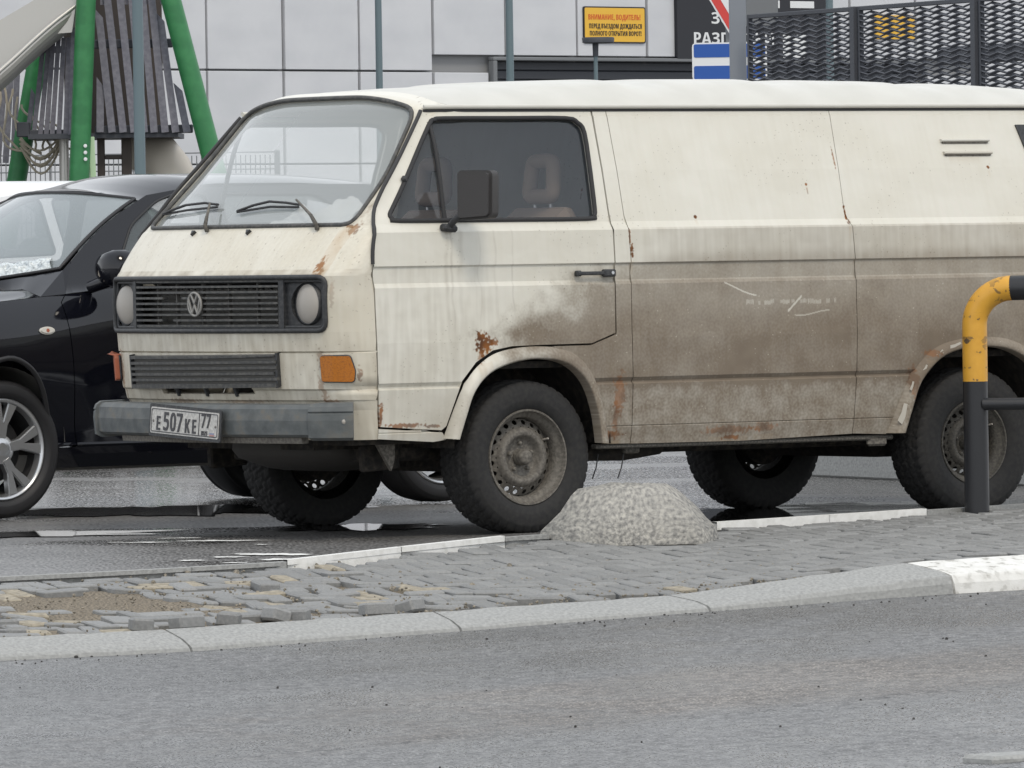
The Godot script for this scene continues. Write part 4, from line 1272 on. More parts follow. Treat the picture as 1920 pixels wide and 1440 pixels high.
		for p in df:
			if p.y > 1.17: wl.append(fn.call(p.x - 0.004, p.y) + Vector3(0, 0, s * 0.002))
		mb.tube(wl, 0.009, 8)
		put(mb, "weather_strip", M.seal, door)
		# handle: a bar on two feet with a lock barrel
		mb = MB.new()
		var hz: float = 0.931
		mb.box(Transform3D(Basis(), Vector3(0.33, 1.142, s * (hz + 0.022))), Vector3(0.205, 0.017, 0.012), 0.004)
		mb.box(Transform3D(Basis(), Vector3(0.405, 1.142, s * (hz + 0.016))), Vector3(0.068, 0.034, 0.028), 0.006)
		mb.box(Transform3D(Basis(), Vector3(0.238, 1.142, s * (hz + 0.012))), Vector3(0.028, 0.026, 0.026), 0.005)
		put(mb, "door_handle", M.trim, door)
		mb = MB.new()
		mb.lathe(Transform3D(Basis(Vector3.RIGHT, s * PI / 2), Vector3(0.418, 1.143, s * (hz + 0.0302))), PackedVector2Array([Vector2(0.008, 0), Vector2(0.007, 0.002), Vector2(0, 0.002)]), 14)
		put(mb, "lock_barrel", M.alloy, door)
		# side panels
		for pl in [post, mid, quarter]:
			mb = MB.new()
			mb.surf(ccw(pl), [], lines(0.05, 3.5, 0.09), sv, fn, s, side_uv, 0.02)
			put(mb, "side_panel", paint, van)
		mb = MB.new()
		mb.surf(ccw(PackedVector2Array([Vector2(-0.84, 0.476), Vector2(-0.495, 0.452), Vector2(-0.47, 0.42), Vector2(-0.54, 0.412), Vector2(-0.84, 0.432)])), [], lines(-0.9, -0.4, 0.09), sv, fn, s, side_uv, 0.02)
		put(mb, "sill", paint, van)
		# strip above the doors and panels, under the gutter
		mb = MB.new()
		mb.surf(ccw(PackedVector2Array([Vector2(-0.435, 1.876), Vector2(3.42, 1.876), Vector2(3.42, 1.886), Vector2(-0.437, 1.886)])), [], lines(-0.5, 3.5, 0.2), PackedFloat32Array([1.87, 1.89]), fn, s, side_uv)
		put(mb, "cant_rail", paint, van)
		for ar in [[arch_in, arch_out], [rear_in, rear_out]]:
			mb = MB.new()
			var ai := smooth(ar[0], 5); var ao := smooth(ar[1], 5)
			var sec := func(k: int) -> Array:
				var o := ao[k]; var i := ai[k]
				var zb := lut(ZT, 0.84)
				var q: Vector3 = fn.call(o.x, o.y)
				return [q + Vector3(0, 0, -s * 0.004), Vector3(lerpf(o.x, i.x, 0.18), lerpf(o.y, i.y, 0.18), s * (zb + 0.004)), Vector3(lerpf(o.x, i.x, 0.5), lerpf(o.y, i.y, 0.5), s * (zb + 0.018)), Vector3(lerpf(o.x, i.x, 0.85), lerpf(o.y, i.y, 0.85), s * (zb + 0.021)), Vector3(i.x, i.y, s * (zb + 0.014)), Vector3(i.x, i.y, s * (zb - 0.04))]
			var cc := (ai[0] + ai[ai.size() - 1]) * 0.5
			var rows := []
			for k in ao.size(): rows.append(sec.call(k))
			var an := func(k: int, j: int) -> Vector3:
				var al: Vector3 = rows[mini(k + 1, ao.size() - 1)][j] - rows[maxi(k - 1, 0)][j]
				var ac: Vector3 = rows[k][mini(j + 1, 5)] - rows[k][maxi(j - 1, 0)]
				var nn := al.cross(ac).normalized()
				if nn.dot(Vector3(0, 0, s) + (Vector3(cc.x, cc.y, 0) - rows[k][j] * Vector3(1, 1, 0)) * 0.2) < 0: nn = -nn
				return nn
			for k in ao.size() - 1:
				for j in 5:
					var uvs := []
					for q in [rows[k][j], rows[k + 1][j], rows[k + 1][j + 1], rows[k][j + 1]]: uvs.append(side_uv(q.x, q.y))
					mb.quad(rows[k][j], rows[k + 1][j], rows[k + 1][j + 1], rows[k][j + 1], an.call(k, j), an.call(k + 1, j), an.call(k + 1, j + 1), an.call(k, j + 1), uvs[0], uvs[1], uvs[2], uvs[3])
			put(mb, "wheel_arch", paint, van)
		if s > 0: # paint lifting off in flakes along the rear arch
			for q in [[2.045, 0.475, 0.10, 0.028, 1.12], [2.27, 0.742, 0.05, 0.022, 0.6], [2.36, 0.782, 0.07, 0.014, 0.25], [2.10, 0.60, 0.045, 0.012, 1.1], [2.18, 0.68, 0.035, 0.012, 0.9]]:
				mb = MB.new()
				var fl := PackedVector2Array([Vector2(-q[2] / 2, -q[3] * 0.5), Vector2(-q[2] * 0.1, -q[3] * 0.62), Vector2(q[2] / 2, -q[3] * 0.2), Vector2(q[2] * 0.45, q[3] * 0.5), Vector2(0.0, q[3] * 0.35), Vector2(-q[2] * 0.42, q[3] * 0.5)])
				mb.extrude(Transform3D(Basis(Vector3.BACK, q[4]) * Basis(Vector3.RIGHT, -0.12), Vector3(q[0] + 0.02, q[1], 0.962)), fl, -0.001, 0.001)
				put(mb, "paint_flake", M.flake, van)
		# inner wheel housings
		for cx in [0.0, 2.56]:
			mb = MB.new()
			mb.lathe(Transform3D(Basis(Vector3.RIGHT, PI / 2), Vector3(cx, 0.38, s * 0.50)), PackedVector2Array([Vector2(0.0, -0.002), Vector2(0.43, 0.0), Vector2(0.43, s * 0.41)]), 28, 20.0, PI, TAU)
			put(mb, "wheel_housing", M.under, van)
	# ----- rear -----
	mb = MB.new()
	var tail := func(z: float, h: float) -> Vector3: return Vector3(3.5 - 0.22 * smoothstep(1.2, 1.9, h) - 0.1 * pow(absf(z) / 0.9, 4.0), h, z)
	var rw := ccw(rounded(PackedVector2Array([Vector2(-0.60, 1.30), Vector2(0.60, 1.30), Vector2(0.52, 1.78), Vector2(-0.52, 1.78)]), 0.07))
	mb.surf(ccw(PackedVector2Array([Vector2(-0.86, 0.4), Vector2(0.86, 0.4), Vector2(0.845, 1.3), Vector2(0.70, 1.90), Vector2(-0.70, 1.90), Vector2(-0.845, 1.3)])), [rw], lines(-0.9, 0.9, 0.15), lines(0.4, 1.9, 0.15), tail, -1.0, func(z, h): return Vector2(0.95, (1.97 - h) / 1.67), 0.02)
	put(mb, "tailgate", paint, van)
	mb = MB.new()
	mb.surf(rw, [], lines(-0.7, 0.7, 0.2), lines(1.25, 1.8, 0.2), tail, -1.0, idle)
	put(mb, "rear_window", M.sheen_dust_glass, van)
	# side vents and air intake
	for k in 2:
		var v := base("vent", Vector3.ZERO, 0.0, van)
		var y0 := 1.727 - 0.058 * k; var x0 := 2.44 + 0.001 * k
		mb = MB.new()
		var pr := [[-0.012, 0.001], [0.010, 0.004], [0.012, 0.008], [-0.009, 0.014], [-0.013, 0.012]]
		var vs2 := PackedVector3Array()
		for t in 11:
			var x := lerpf(x0, x0 + 0.285, t / 10.0)
			vs2.append(van_side(x, y0) + Vector3(0, 0, 0.004))
		mb.tube(vs2, 0.0135, 10, false, -1.0, 0.55)
		put(mb, "vent_hood", M.van_plain if k == 0 else paint, v)
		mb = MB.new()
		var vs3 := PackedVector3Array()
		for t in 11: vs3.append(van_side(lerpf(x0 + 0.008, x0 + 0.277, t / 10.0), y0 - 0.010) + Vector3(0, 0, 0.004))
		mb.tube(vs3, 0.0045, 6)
		put(mb, "vent_shade_strip", M.rim, v)  # solid brown strip colours in the dark shade and rust line under the hood
	mb = MB.new()
	mb.surf(ccw(PackedVector2Array([Vector2(2.908, 1.80), Vector2(3.12, 1.80), Vector2(3.16, 1.42), Vector2(2.985, 1.46)])), [], lines(2.8, 3.2, 0.1), lines(1.4, 1.82, 0.1), func(x, h): return van_side(x, h) + Vector3(0, 0, 0.008), 1.0, idle, 0.02)
	put(mb, "air_intake", M.trim, van)
	build_van_fittings(van)

func nose_w_of_z(z: float) -> float: # along the top edge of the nose
	var Z := lut(ZT, 1.97); var r := lut(RT, 1.97)
	var k := z / 0.738 * Z
	if k <= Z - r: return k
	return Z - r + r * asin(clampf((k - Z + r) / r, 0, 1))

func circle(c: Vector2, r: float, n := 24, ry := -1.0) -> PackedVector2Array:
	var o := PackedVector2Array()
	for k in n: o.append(c + Vector2(cos(TAU * k / n) * r, sin(TAU * k / n) * (r if ry < 0 else ry)))
	return o

func emblem(xf: Transform3D, parent: Node3D) -> void:
	# a ring that holds a V above a W
	var mb := MB.new()
	var ring := PackedVector3Array()
	for k in 36: ring.append(xf * Vector3(cos(TAU * k / 36) * 0.051, sin(TAU * k / 36) * 0.051, 0.004))
	mb.tube(ring, 0.0058, 8, true)
	for st in [[[-0.025, 0.044], [0.0, 0.004], [0.025, 0.044]], [[-0.044, 0.022], [-0.022, -0.042], [0.0, -0.004], [0.022, -0.042], [0.044, 0.022]]]:
		for i in st.size() - 1:
			var a := Vector2(st[i][0], st[i][1]); var b := Vector2(st[i + 1][0], st[i + 1][1])
			var d := b - a
			mb.box(xf * Transform3D(Basis(Vector3.BACK, d.angle()), Vector3((a.x + b.x) / 2, (a.y + b.y) / 2, 0.005)), Vector3(d.length() + 0.006, 0.0095, 0.009), 0.002)
	put(mb, "emblem", M.emblem, parent)

func build_van_fittings(van: Node3D) -> void:
	var mb: MB
	# ----- bumper -----
	var bp := func(w: float, y: float, off: float) -> Vector3:
		var p := nose(w, 0.62); var o := nose_out(w, 0.62); o.y = 0
		p += o.normalized() * off
		p.y = y
		return p
	var sweep := func(b: MB, w0: float, w1: float, prof: Array, steps: int) -> void:
		var rings := []
		for i in steps + 1:
			var w := lerpf(w0, w1, float(i) / steps)
			var r := []
			for q in prof: r.append(bp.call(w, q[0], q[1]))
			rings.append(r)
		var m := prof.size()
		for i in steps:
			for k in m:
				var l := (k + 1) % m
				var c: Vector3 = (rings[i][0] + rings[i][m / 2]) * 0.5
				b.face([rings[i][k], rings[i][l], rings[i + 1][l], rings[i + 1][k]], (rings[i][k] + rings[i][l]) * 0.5 - c)
		b.face(rings[0], rings[0][0] - rings[1][0]); b.face(rings[steps], rings[steps][0] - rings[steps - 1][0])
	var bumper := base("bumper", Vector3.ZERO, 0.0, van)
	mb = MB.new()
	sweep.call(mb, -0.81, 0.81, [[0.452, 0.03], [0.446, 0.115], [0.458, 0.135], [0.52, 0.142], [0.570, 0.136], [0.588, 0.118], [0.592, 0.03]], 28)
	put(mb, "bumper_bar", M.bumper, bumper)
	for s in [-1.0, 1.0]:
		mb = MB.new()
		sweep.call(mb, s * 0.795, s * 0.905, [[0.436, 0.02], [0.432, 0.12], [0.445, 0.145], [0.52, 0.152], [0.548, 0.150], [0.553, 0.144], [0.560, 0.150], [0.580, 0.142], [0.594, 0.122], [0.598, 0.02]], 14)
		put(mb, "end_cap", M.bumper, bumper)
		mb = MB.new()
		var c: Vector3 = bp.call(s * 0.885, 0.515, 0.149)
		mb.lathe(Transform3D(Basis(Vector3.RIGHT, s * PI / 2), c), PackedVector2Array([Vector2(0.011, -0.006), Vector2(0.011, 0.001), Vector2(0.007, 0.004), Vector2(0, 0.005)]), 14)
		put(mb, "screw", M.lens if s > 0 else M.dark, bumper)
	mb = MB.new()
	sweep.call(mb, -0.60, 0.74, [[0.418, 0.06], [0.418, 0.10], [0.444, 0.105], [0.444, 0.06]], 20)
	put(mb, "bumper_lip", M.rim, bumper)
	# ----- plate -----
	var pf := nose_frame(-0.045, 0.52)
	var c0: Vector3 = (bp.call(0.052, 0.507, 0.156))
	var px := Vector3.UP.cross(-Vector3.RIGHT).normalized() # seen from the front, text runs to the van's left side
	var pb := Basis(px, Vector3.UP, -Vector3.RIGHT) * Basis(Vector3.BACK, -0.05) * Basis(Vector3.RIGHT, -0.05)
	pf = Transform3D(pb, c0)
	var plate := base("license_plate", Vector3.ZERO, 0.0, van)
	mb = MB.new()
	mb.extrude(pf, rounded(PackedVector2Array([Vector2(-0.285, -0.072), Vector2(0.285, -0.072), Vector2(0.285, 0.072), Vector2(-0.285, 0.072)]), 0.012), -0.010, -0.003)
	put(mb, "plate_holder", M.trim, plate)
	mb = MB.new()
	mb.extrude(pf, rounded(PackedVector2Array([Vector2(-0.270, -0.058), Vector2(0.270, -0.058), Vector2(0.270, 0.058), Vector2(-0.270, 0.058)]), 0.010), -0.003, 0.0)
	put(mb, "plate_sheet", M.plate, plate)
	mb = MB.new()
	var rim_p := PackedVector3Array()
	for q in rounded(PackedVector2Array([Vector2(-0.262, -0.050), Vector2(0.262, -0.050), Vector2(0.262, 0.050), Vector2(-0.262, 0.050)]), 0.010): rim_p.append(pf * Vector3(q.x, q.y, 0.0))
	mb.tube(rim_p, 0.0022, 5, true)
	mb.box(pf * Transform3D(Basis(), Vector3(0.118, 0, 0.0005)), Vector3(0.004, 0.10, 0.003))
	put(mb, "plate_border", M.plate_ink, plate)
	for q in [["Е", -0.205, -0.014, 0.062, 0.85], ["5", -0.143, -0.004, 0.082, 0.80], ["0", -0.090, -0.004, 0.082, 0.80], ["7", -0.037, -0.004, 0.082, 0.80], ["К", 0.025, -0.014, 0.062, 0.85], ["Е", 0.080, -0.014, 0.062, 0.85], ["7", 0.152, 0.016, 0.060, 0.80], ["7", 0.192, 0.016, 0.060, 0.80], ["RUS", 0.163, -0.037, 0.019, 1.0]]:
		text(q[0], q[3], "plate_character", M.plate_ink, plate, pf * Transform3D(Basis(), Vector3(q[1], q[2], 0.001)), q[4], 0.01)
	for k in 3:
		mb = MB.new()
		mb.box(pf * Transform3D(Basis(), Vector3(0.222, -0.029 - 0.007 * k, 0.001)), Vector3(0.036, 0.007, 0.002))
		put(mb, "flag_stripe", [M.plate, M.flag_blue, M.flag_red][k], plate)
	for s in [-1.0, 1.0]:
		mb = MB.new()
		mb.lathe(pf * Transform3D(Basis(Vector3.RIGHT, PI / 2), Vector3(s * 0.247, -0.004, 0)), PackedVector2Array([Vector2(0.007, 0), Vector2(0.005, 0.003), Vector2(0, 0.003)]), 10)
		put(mb, "plate_screw", M.dark, plate)
	# ----- wipers and washers -----
	for wp in [[[0.625, 1.352], [0.56, 1.40], [0.395, 1.470], [-0.02, 1.440], [0.21, 1.468], [0.405, 1.462]], [[-0.155, 1.352], [-0.19, 1.40], [-0.255, 1.463], [-0.775, 1.450], [-0.5, 1.463], [-0.22, 1.470]]]:
		var wi := base("wiper", Vector3.ZERO, 0.0, van)
		mb = MB.new()
		mb.tube(PackedVector3Array([nose_at(wp[0][0], wp[0][1], 0.004), nose_at(wp[0][0], wp[0][1] + 0.006, 0.03), nose_at(wp[1][0], wp[1][1], 0.03)]), 0.011, 8, false, 0.008)
		put(mb, "wiper_foot", M.rim_dark, wi)
		mb = MB.new()
		mb.tube(PackedVector3Array([nose_at(wp[1][0], wp[1][1], 0.03), nose_at(wp[2][0], wp[2][1], 0.028)]), 0.0075, 6, false, 0.005)
		put(mb, "wiper_arm", M.rim, wi)
		mb = MB.new()
		mb.tube(PackedVector3Array([nose_at(wp[3][0], wp[3][1], 0.004), nose_at(lerpf(wp[3][0], wp[4][0], 0.5), wp[4][1] - 0.010, 0.014), nose_at(wp[4][0], wp[4][1], 0.022), nose_at(lerpf(wp[4][0], wp[5][0], 0.6), wp[5][1] + 0.003, 0.016), nose_at(wp[5][0], wp[5][1], 0.006)]), 0.0062, 6)
		mb.tube(PackedVector3Array([nose_at(wp[3][0], wp[3][1] - 0.003, 0.002), nose_at(wp[4][0], wp[4][1] - 0.010, 0.002), nose_at(wp[5][0], wp[5][1] - 0.008, 0.002)]), 0.0055, 5)
		put(mb, "wiper_blade", M.seal, wi)
	for w in [-0.265, 0.18]:
		mb = MB.new()
		var nf := nose_frame(w, 1.352, 0.0)
		mb.extrude(nf, PackedVector2Array([Vector2(-0.014, -0.002), Vector2(0.0, -0.026), Vector2(0.014, -0.002)]), 0.0, 0.014)
		put(mb, "washer_nozzle", M.trim, van)
	# snorkel clip on the windscreen pillar
	mb = MB.new()
	mb.box(Transform3D(Basis(Vector3.UP, 0.4) * Basis(Vector3.BACK, 0.7), nose_at(0.845, 1.62, 0.012)), Vector3(0.026, 0.03, 0.024), 0.006)
	put(mb, "pillar_clip", M.trim, van)
	# ----- mirror -----
	var mir := base("door_mirror", Vector3.ZERO, 0.0, van)
	mb = MB.new()
	mb.box(Transform3D(Basis(Vector3.BACK, -0.15), Vector3(-0.468, 1.352, 0.945)), Vector3(0.075, 0.032, 0.05), 0.010)
	put(mb, "mirror_foot", M.trim, mir)
	mb = MB.new()
	mb.tube(PackedVector3Array([Vector3(-0.468, 1.360, 0.955), Vector3(-0.465, 1.385, 0.985), Vector3(-0.45, 1.410, 1.02), Vector3(-0.425, 1.425, 1.05)]), 0.016, 10, false, 0.013)
	put(mb, "mirror_arm", M.trim, mir)
	mb = MB.new()
	var mt := Transform3D(Basis(Vector3.UP, -PI / 2 + 0.42), Vector3(-0.40, 1.497, 1.075))
	var mo := rounded(PackedVector2Array([Vector2(-0.09, -0.115), Vector2(0.085, -0.105), Vector2(0.09, 0.105), Vector2(-0.09, 0.108)]), 0.028)
	mb.extrude(mt, mo, -0.03, 0.025, true)
	mb.extrude(mt, inset(mo, 0.012), 0.025, 0.045, true)
	put(mb, "mirror_shell", M.mirror, mir)
	mb = MB.new()
	mb.extrude(mt, inset(mo, 0.014), -0.033, -0.029)
	put(mb, "mirror_glass", M.alloy, mir)
	# ----- wheels -----
	var rims := {}
	for q in [0.2115, 0.193]:
		rims["t%f" % q] = tyre_mesh(0.345, q, 0.215, true, 0.335)
		rims["r%f" % q] = steel_rim(q)
	van_wheel(van, -0.014, 0.89, 0.2115, false, M.rim, rims)
	van_wheel(van, -0.014, -0.89, 0.2115, true, M.rim_dark, rims)
	van_wheel(van, 2.542, 0.89, 0.193, false, M.rim_dark, rims)
	van_wheel(van, 2.542, -0.89, 0.193, true, M.rim_dark, rims)
	# ----- underside -----
	mb = MB.new()
	mb.box(Transform3D(Basis(), Vector3(1.25, 0.43, 0)), Vector3(4.3, 0.10, 1.0))
	mb.box(Transform3D(Basis(), Vector3(1.26, 0.432, 0)), Vector3(1.70, 0.098, 1.68))
	mb.box(Transform3D(Basis(), Vector3(-0.70, 0.434, 0)), Vector3(0.42, 0.06, 1.60))
	put(mb, "floor_pan", M.under, van)
	for s in [-1.0, 1.0]:
		mb = MB.new()
		mb.box(Transform3D(Basis(), Vector3(1.3, 0.365, s * 0.47)), Vector3(3.9, 0.09, 0.08), 0.01)
		put(mb, "chassis_rail", M.under, van)
		mb = MB.new()
		mb.box(Transform3D(Basis(Vector3.BACK, 0.06), Vector3(-0.62, 0.345, s * 0.60)), Vector3(0.20, 0.12, 0.04), 0.008)
		put(mb, "bracket", M.under, van)
		mb = MB.new()
		mb.box(Transform3D(Basis(), Vector3(1.22, 0.366, s * 0.86)), Vector3(1.7, 0.022, 0.05), 0.006)
		put(mb, "sill_flange", M.rim_dark, van)
		mb = MB.new()
		mb.box(Transform3D(Basis(), Vector3(1.98, 0.352, s * 0.87)), Vector3(0.11, 0.05, 0.03), 0.010)
		put(mb, "jacking_point", M.rim, van)
		mb = MB.new()
		mb.box(Transform3D(Basis(), Vector3(0.60, 0.35, s * 0.83)), Vector3(0.09, 0.04, 0.03), 0.008)
		put(mb, "jacking_point", M.rim_dark, van)
	mb = MB.new()
	mb.extrude(Transform3D(Basis(), Vector3(0, 0, 0.70)), PackedVector2Array([Vector2(-0.735, 0.45), Vector2(-0.608, 0.45), Vector2(-0.612, 0.335), Vector2(-0.629, 0.285)]), -0.01, 0.01)
	put(mb, "splash_plate", M.rim, van)
	mb = MB.new() # spare wheel in its pan under the nose
	mb.lathe(Transform3D(Basis(Vector3.BACK, -0.05), Vector3(-0.60, 0.31, 0.05)), PackedVector2Array([Vector2(0, -0.035), Vector2(0.12, -0.035), Vector2(0.20, -0.025), Vector2(0.33, 0.015), Vector2(0.36, 0.05), Vector2(0.36, 0.14), Vector2(0.0, 0.14)]), 40)
	put(mb, "spare_wheel_pan", M.pan, van)
	for q in [[-0.014, 0.29], [2.542, 0.33]]:
		mb = MB.new()
		mb.tube(PackedVector3Array([Vector3(q[0], q[1] - 0.01, -0.62), Vector3(q[0], q[1], 0), Vector3(q[0], q[1] - 0.01, 0.62)]), 0.032, 10)
		put(mb, "axle", M.under, van)
	mb = MB.new()
	mb.box(Transform3D(Basis(), Vector3(0.0, 0.31, 0)), Vector3(0.22, 0.10, 0.9), 0.02)
	put(mb, "crossmember", M.under, van)
	mb = MB.new()
	mb.box(Transform3D(Basis(), Vector3(2.75, 0.36, 0)), Vector3(0.9, 0.20, 0.9), 0.04)
	put(mb, "engine", M.under, van)
	mb = MB.new()
	mb.tube(PackedVector3Array([Vector3(0.4, 0.33, 0.6), Vector3(0.7, 0.325, 0.62), Vector3(1.0, 0.345, 0.5)]), 0.035, 10)
	put(mb, "fuel_line_guard", M.under, van)
	for q in [[0.56, 0.83], [0.44, 0.80]]:
		mb = MB.new()
		mb.tube(PackedVector3Array([Vector3(q[0], 0.33, q[1]), Vector3(q[0] - 0.02, 0.27, q[1] + 0.01), Vector3(q[0] - 0.035, 0.22, q[1])]), 0.003, 5)
		put(mb, "loose_wire", M.seal, van)
	# ----- cabin -----
	mb = MB.new()
	mb.box(Transform3D(Basis(), Vector3(1.3, 0.74, 0)), Vector3(4.2, 0.03, 1.7))
	put(mb, "cabin_floor", M.under, van)
	mb = MB.new()
	nose_sweep(mb, -0.72, 0.72, 1.20, 1.345, -0.36, -0.06)
	put(mb, "dashboard", M.cloth_dark, van)
	mb = MB.new()
	mb.tube(PackedVector3Array([nose_at(0.42, 1.30, -0.30), nose_at(0.42, 1.40, -0.46)]), 0.02, 8)
	var sp := PackedVector3Array()
	var sc := nose_at(0.42, 1.405, -0.47)
	var sb := Basis(Vector3.BACK, 0.45)
	for k in 32: sp.append(sc + sb * Vector3(cos(TAU * k / 32) * 0.20, 0, sin(TAU * k / 32) * 0.20))
	mb.tube(sp, 0.013, 8, true)
	mb.box(Transform3D(sb, sc), Vector3(0.38, 0.02, 0.05), 0.006)
	put(mb, "steering_wheel", M.seal, van)
	for s in [-1.0, 1.0]:
		var seat := base("seat", Vector3(0.36, 0.0, s * 0.42), 0.0, van)
		mb = MB.new()
		mb.box(Transform3D(Basis(), Vector3(-0.22, 1.0, 0)), Vector3(0.52, 0.16, 0.50), 0.05)
		put(mb, "cushion", M.cloth, seat)
		mb = MB.new()
		mb.box(Transform3D(Basis(Vector3.BACK, -0.14), Vector3(0.045, 1.22, 0)), Vector3(0.13, 0.44, 0.48), 0.05)
		put(mb, "backrest", M.cloth, seat)
		mb = MB.new()
		var hl := PackedVector3Array()
		for q in rounded(PackedVector2Array([Vector2(-0.092, -0.075), Vector2(0.092, -0.075), Vector2(0.078, 0.085), Vector2(-0.078, 0.085)]), 0.035, 5): hl.append(Vector3(0.07 + 0.1 * q.y, 1.565 + q.y, q.x))
		mb.tube(hl, 0.036, 10, true)
		put(mb, "headrest", M.cloth, seat)
		mb = MB.new()
		for q in [-0.06, 0.06]: mb.tube(PackedVector3Array([Vector3(0.075, 1.40, q), Vector3(0.07, 1.50, q)]), 0.007, 6)
		put(mb, "headrest_post", M.alloy, seat)
	mb = MB.new() # crumpled white sheet left on the dashboard
	var sheet := func(u: float, v: float) -> Vector3:
		var p := nose(u, 1.372)
		return p + Vector3(0.05 + v * 0.8, 0.004 + 0.5 * v + 0.05 * n1.get_noise_2d(u * 6.0, v * 5.0) * smoothstep(0.0, 0.08, v), 0)
	mb.surf(PackedVector2Array([Vector2(0.20, 0.0), Vector2(0.68, 0.0), Vector2(0.69, 0.17), Vector2(0.55, 0.20), Vector2(0.40, 0.12), Vector2(0.28, 0.13)]), [], lines(0.1, 0.7, 0.012), lines(0, 0.25, 0.01), sheet, 1.0, no_uv)
	put(mb, "crumpled_sheet", M.paper, van)

# ---------- the black crossover and the white car: x to the rear from the front axle, z to the left side ----------

var SH := PackedVector2Array([Vector2(-0.9, 0.80), Vector2(-0.6, 0.95), Vector2(-0.2, 1.02), Vector2(0.3, 1.06), Vector2(1.0, 1.12), Vector2(2.0, 1.17), Vector2(2.7, 1.24), Vector2(3.3, 1.22)])

func car_side(x: float, h: float) -> Vector3:
	var sh := lut(SH, x)
	var z := 0.845
	z += lut(PackedVector2Array([Vector2(0.2, -0.06), Vector2(0.30, -0.012), Vector2(0.345, 0.0), Vector2(0.355, -0.012), Vector2(0.45, -0.008), Vector2(0.62, 0.012), Vector2(0.75, 0.018)]), h) if h < 0.75 else 0.018
	# swollen wings over both wheels
	for c in [0.02, 2.66]:
		var g := exp(-pow((x - c) / 0.42, 2.0))
		z += 0.045 * g * smoothstep(0.35, 0.72, h) * (1.0 - smoothstep(0.78, sh, h) * 0.6)
	# hollow along the doors
	z -= 0.020 * smoothstep(0.45, 0.75, x) * smoothstep(2.3, 1.9, x) * exp(-pow((h - 0.58) / 0.14, 2.0))
	var t := clampf((h - (sh - 0.20)) / 0.20, 0.0, 1.0)
	z -= 0.085 * t * t
	z -= 0.30 * pow(clampf((-0.35 - x) / 0.55, 0, 1), 2.0) + 0.22 * pow(clampf((x - 2.9) / 0.5, 0, 1), 2.0)
	return Vector3(x, h, z)

func car_upper(x: float, h: float) -> Vector3: # window band between shoulder and roof
	var sh := lut(SH, x)
	var z0 := car_side(x, sh).z
	var t := clampf((h - sh) / (1.585 - sh), 0.0, 1.0)
	var z := lerpf(z0 - 0.012, 0.56, pow(t, 0.75))
	z -= 0.10 * pow(clampf((x - 2.6) / 0.8, 0, 1), 2.0)
	return Vector3(x, h, z)

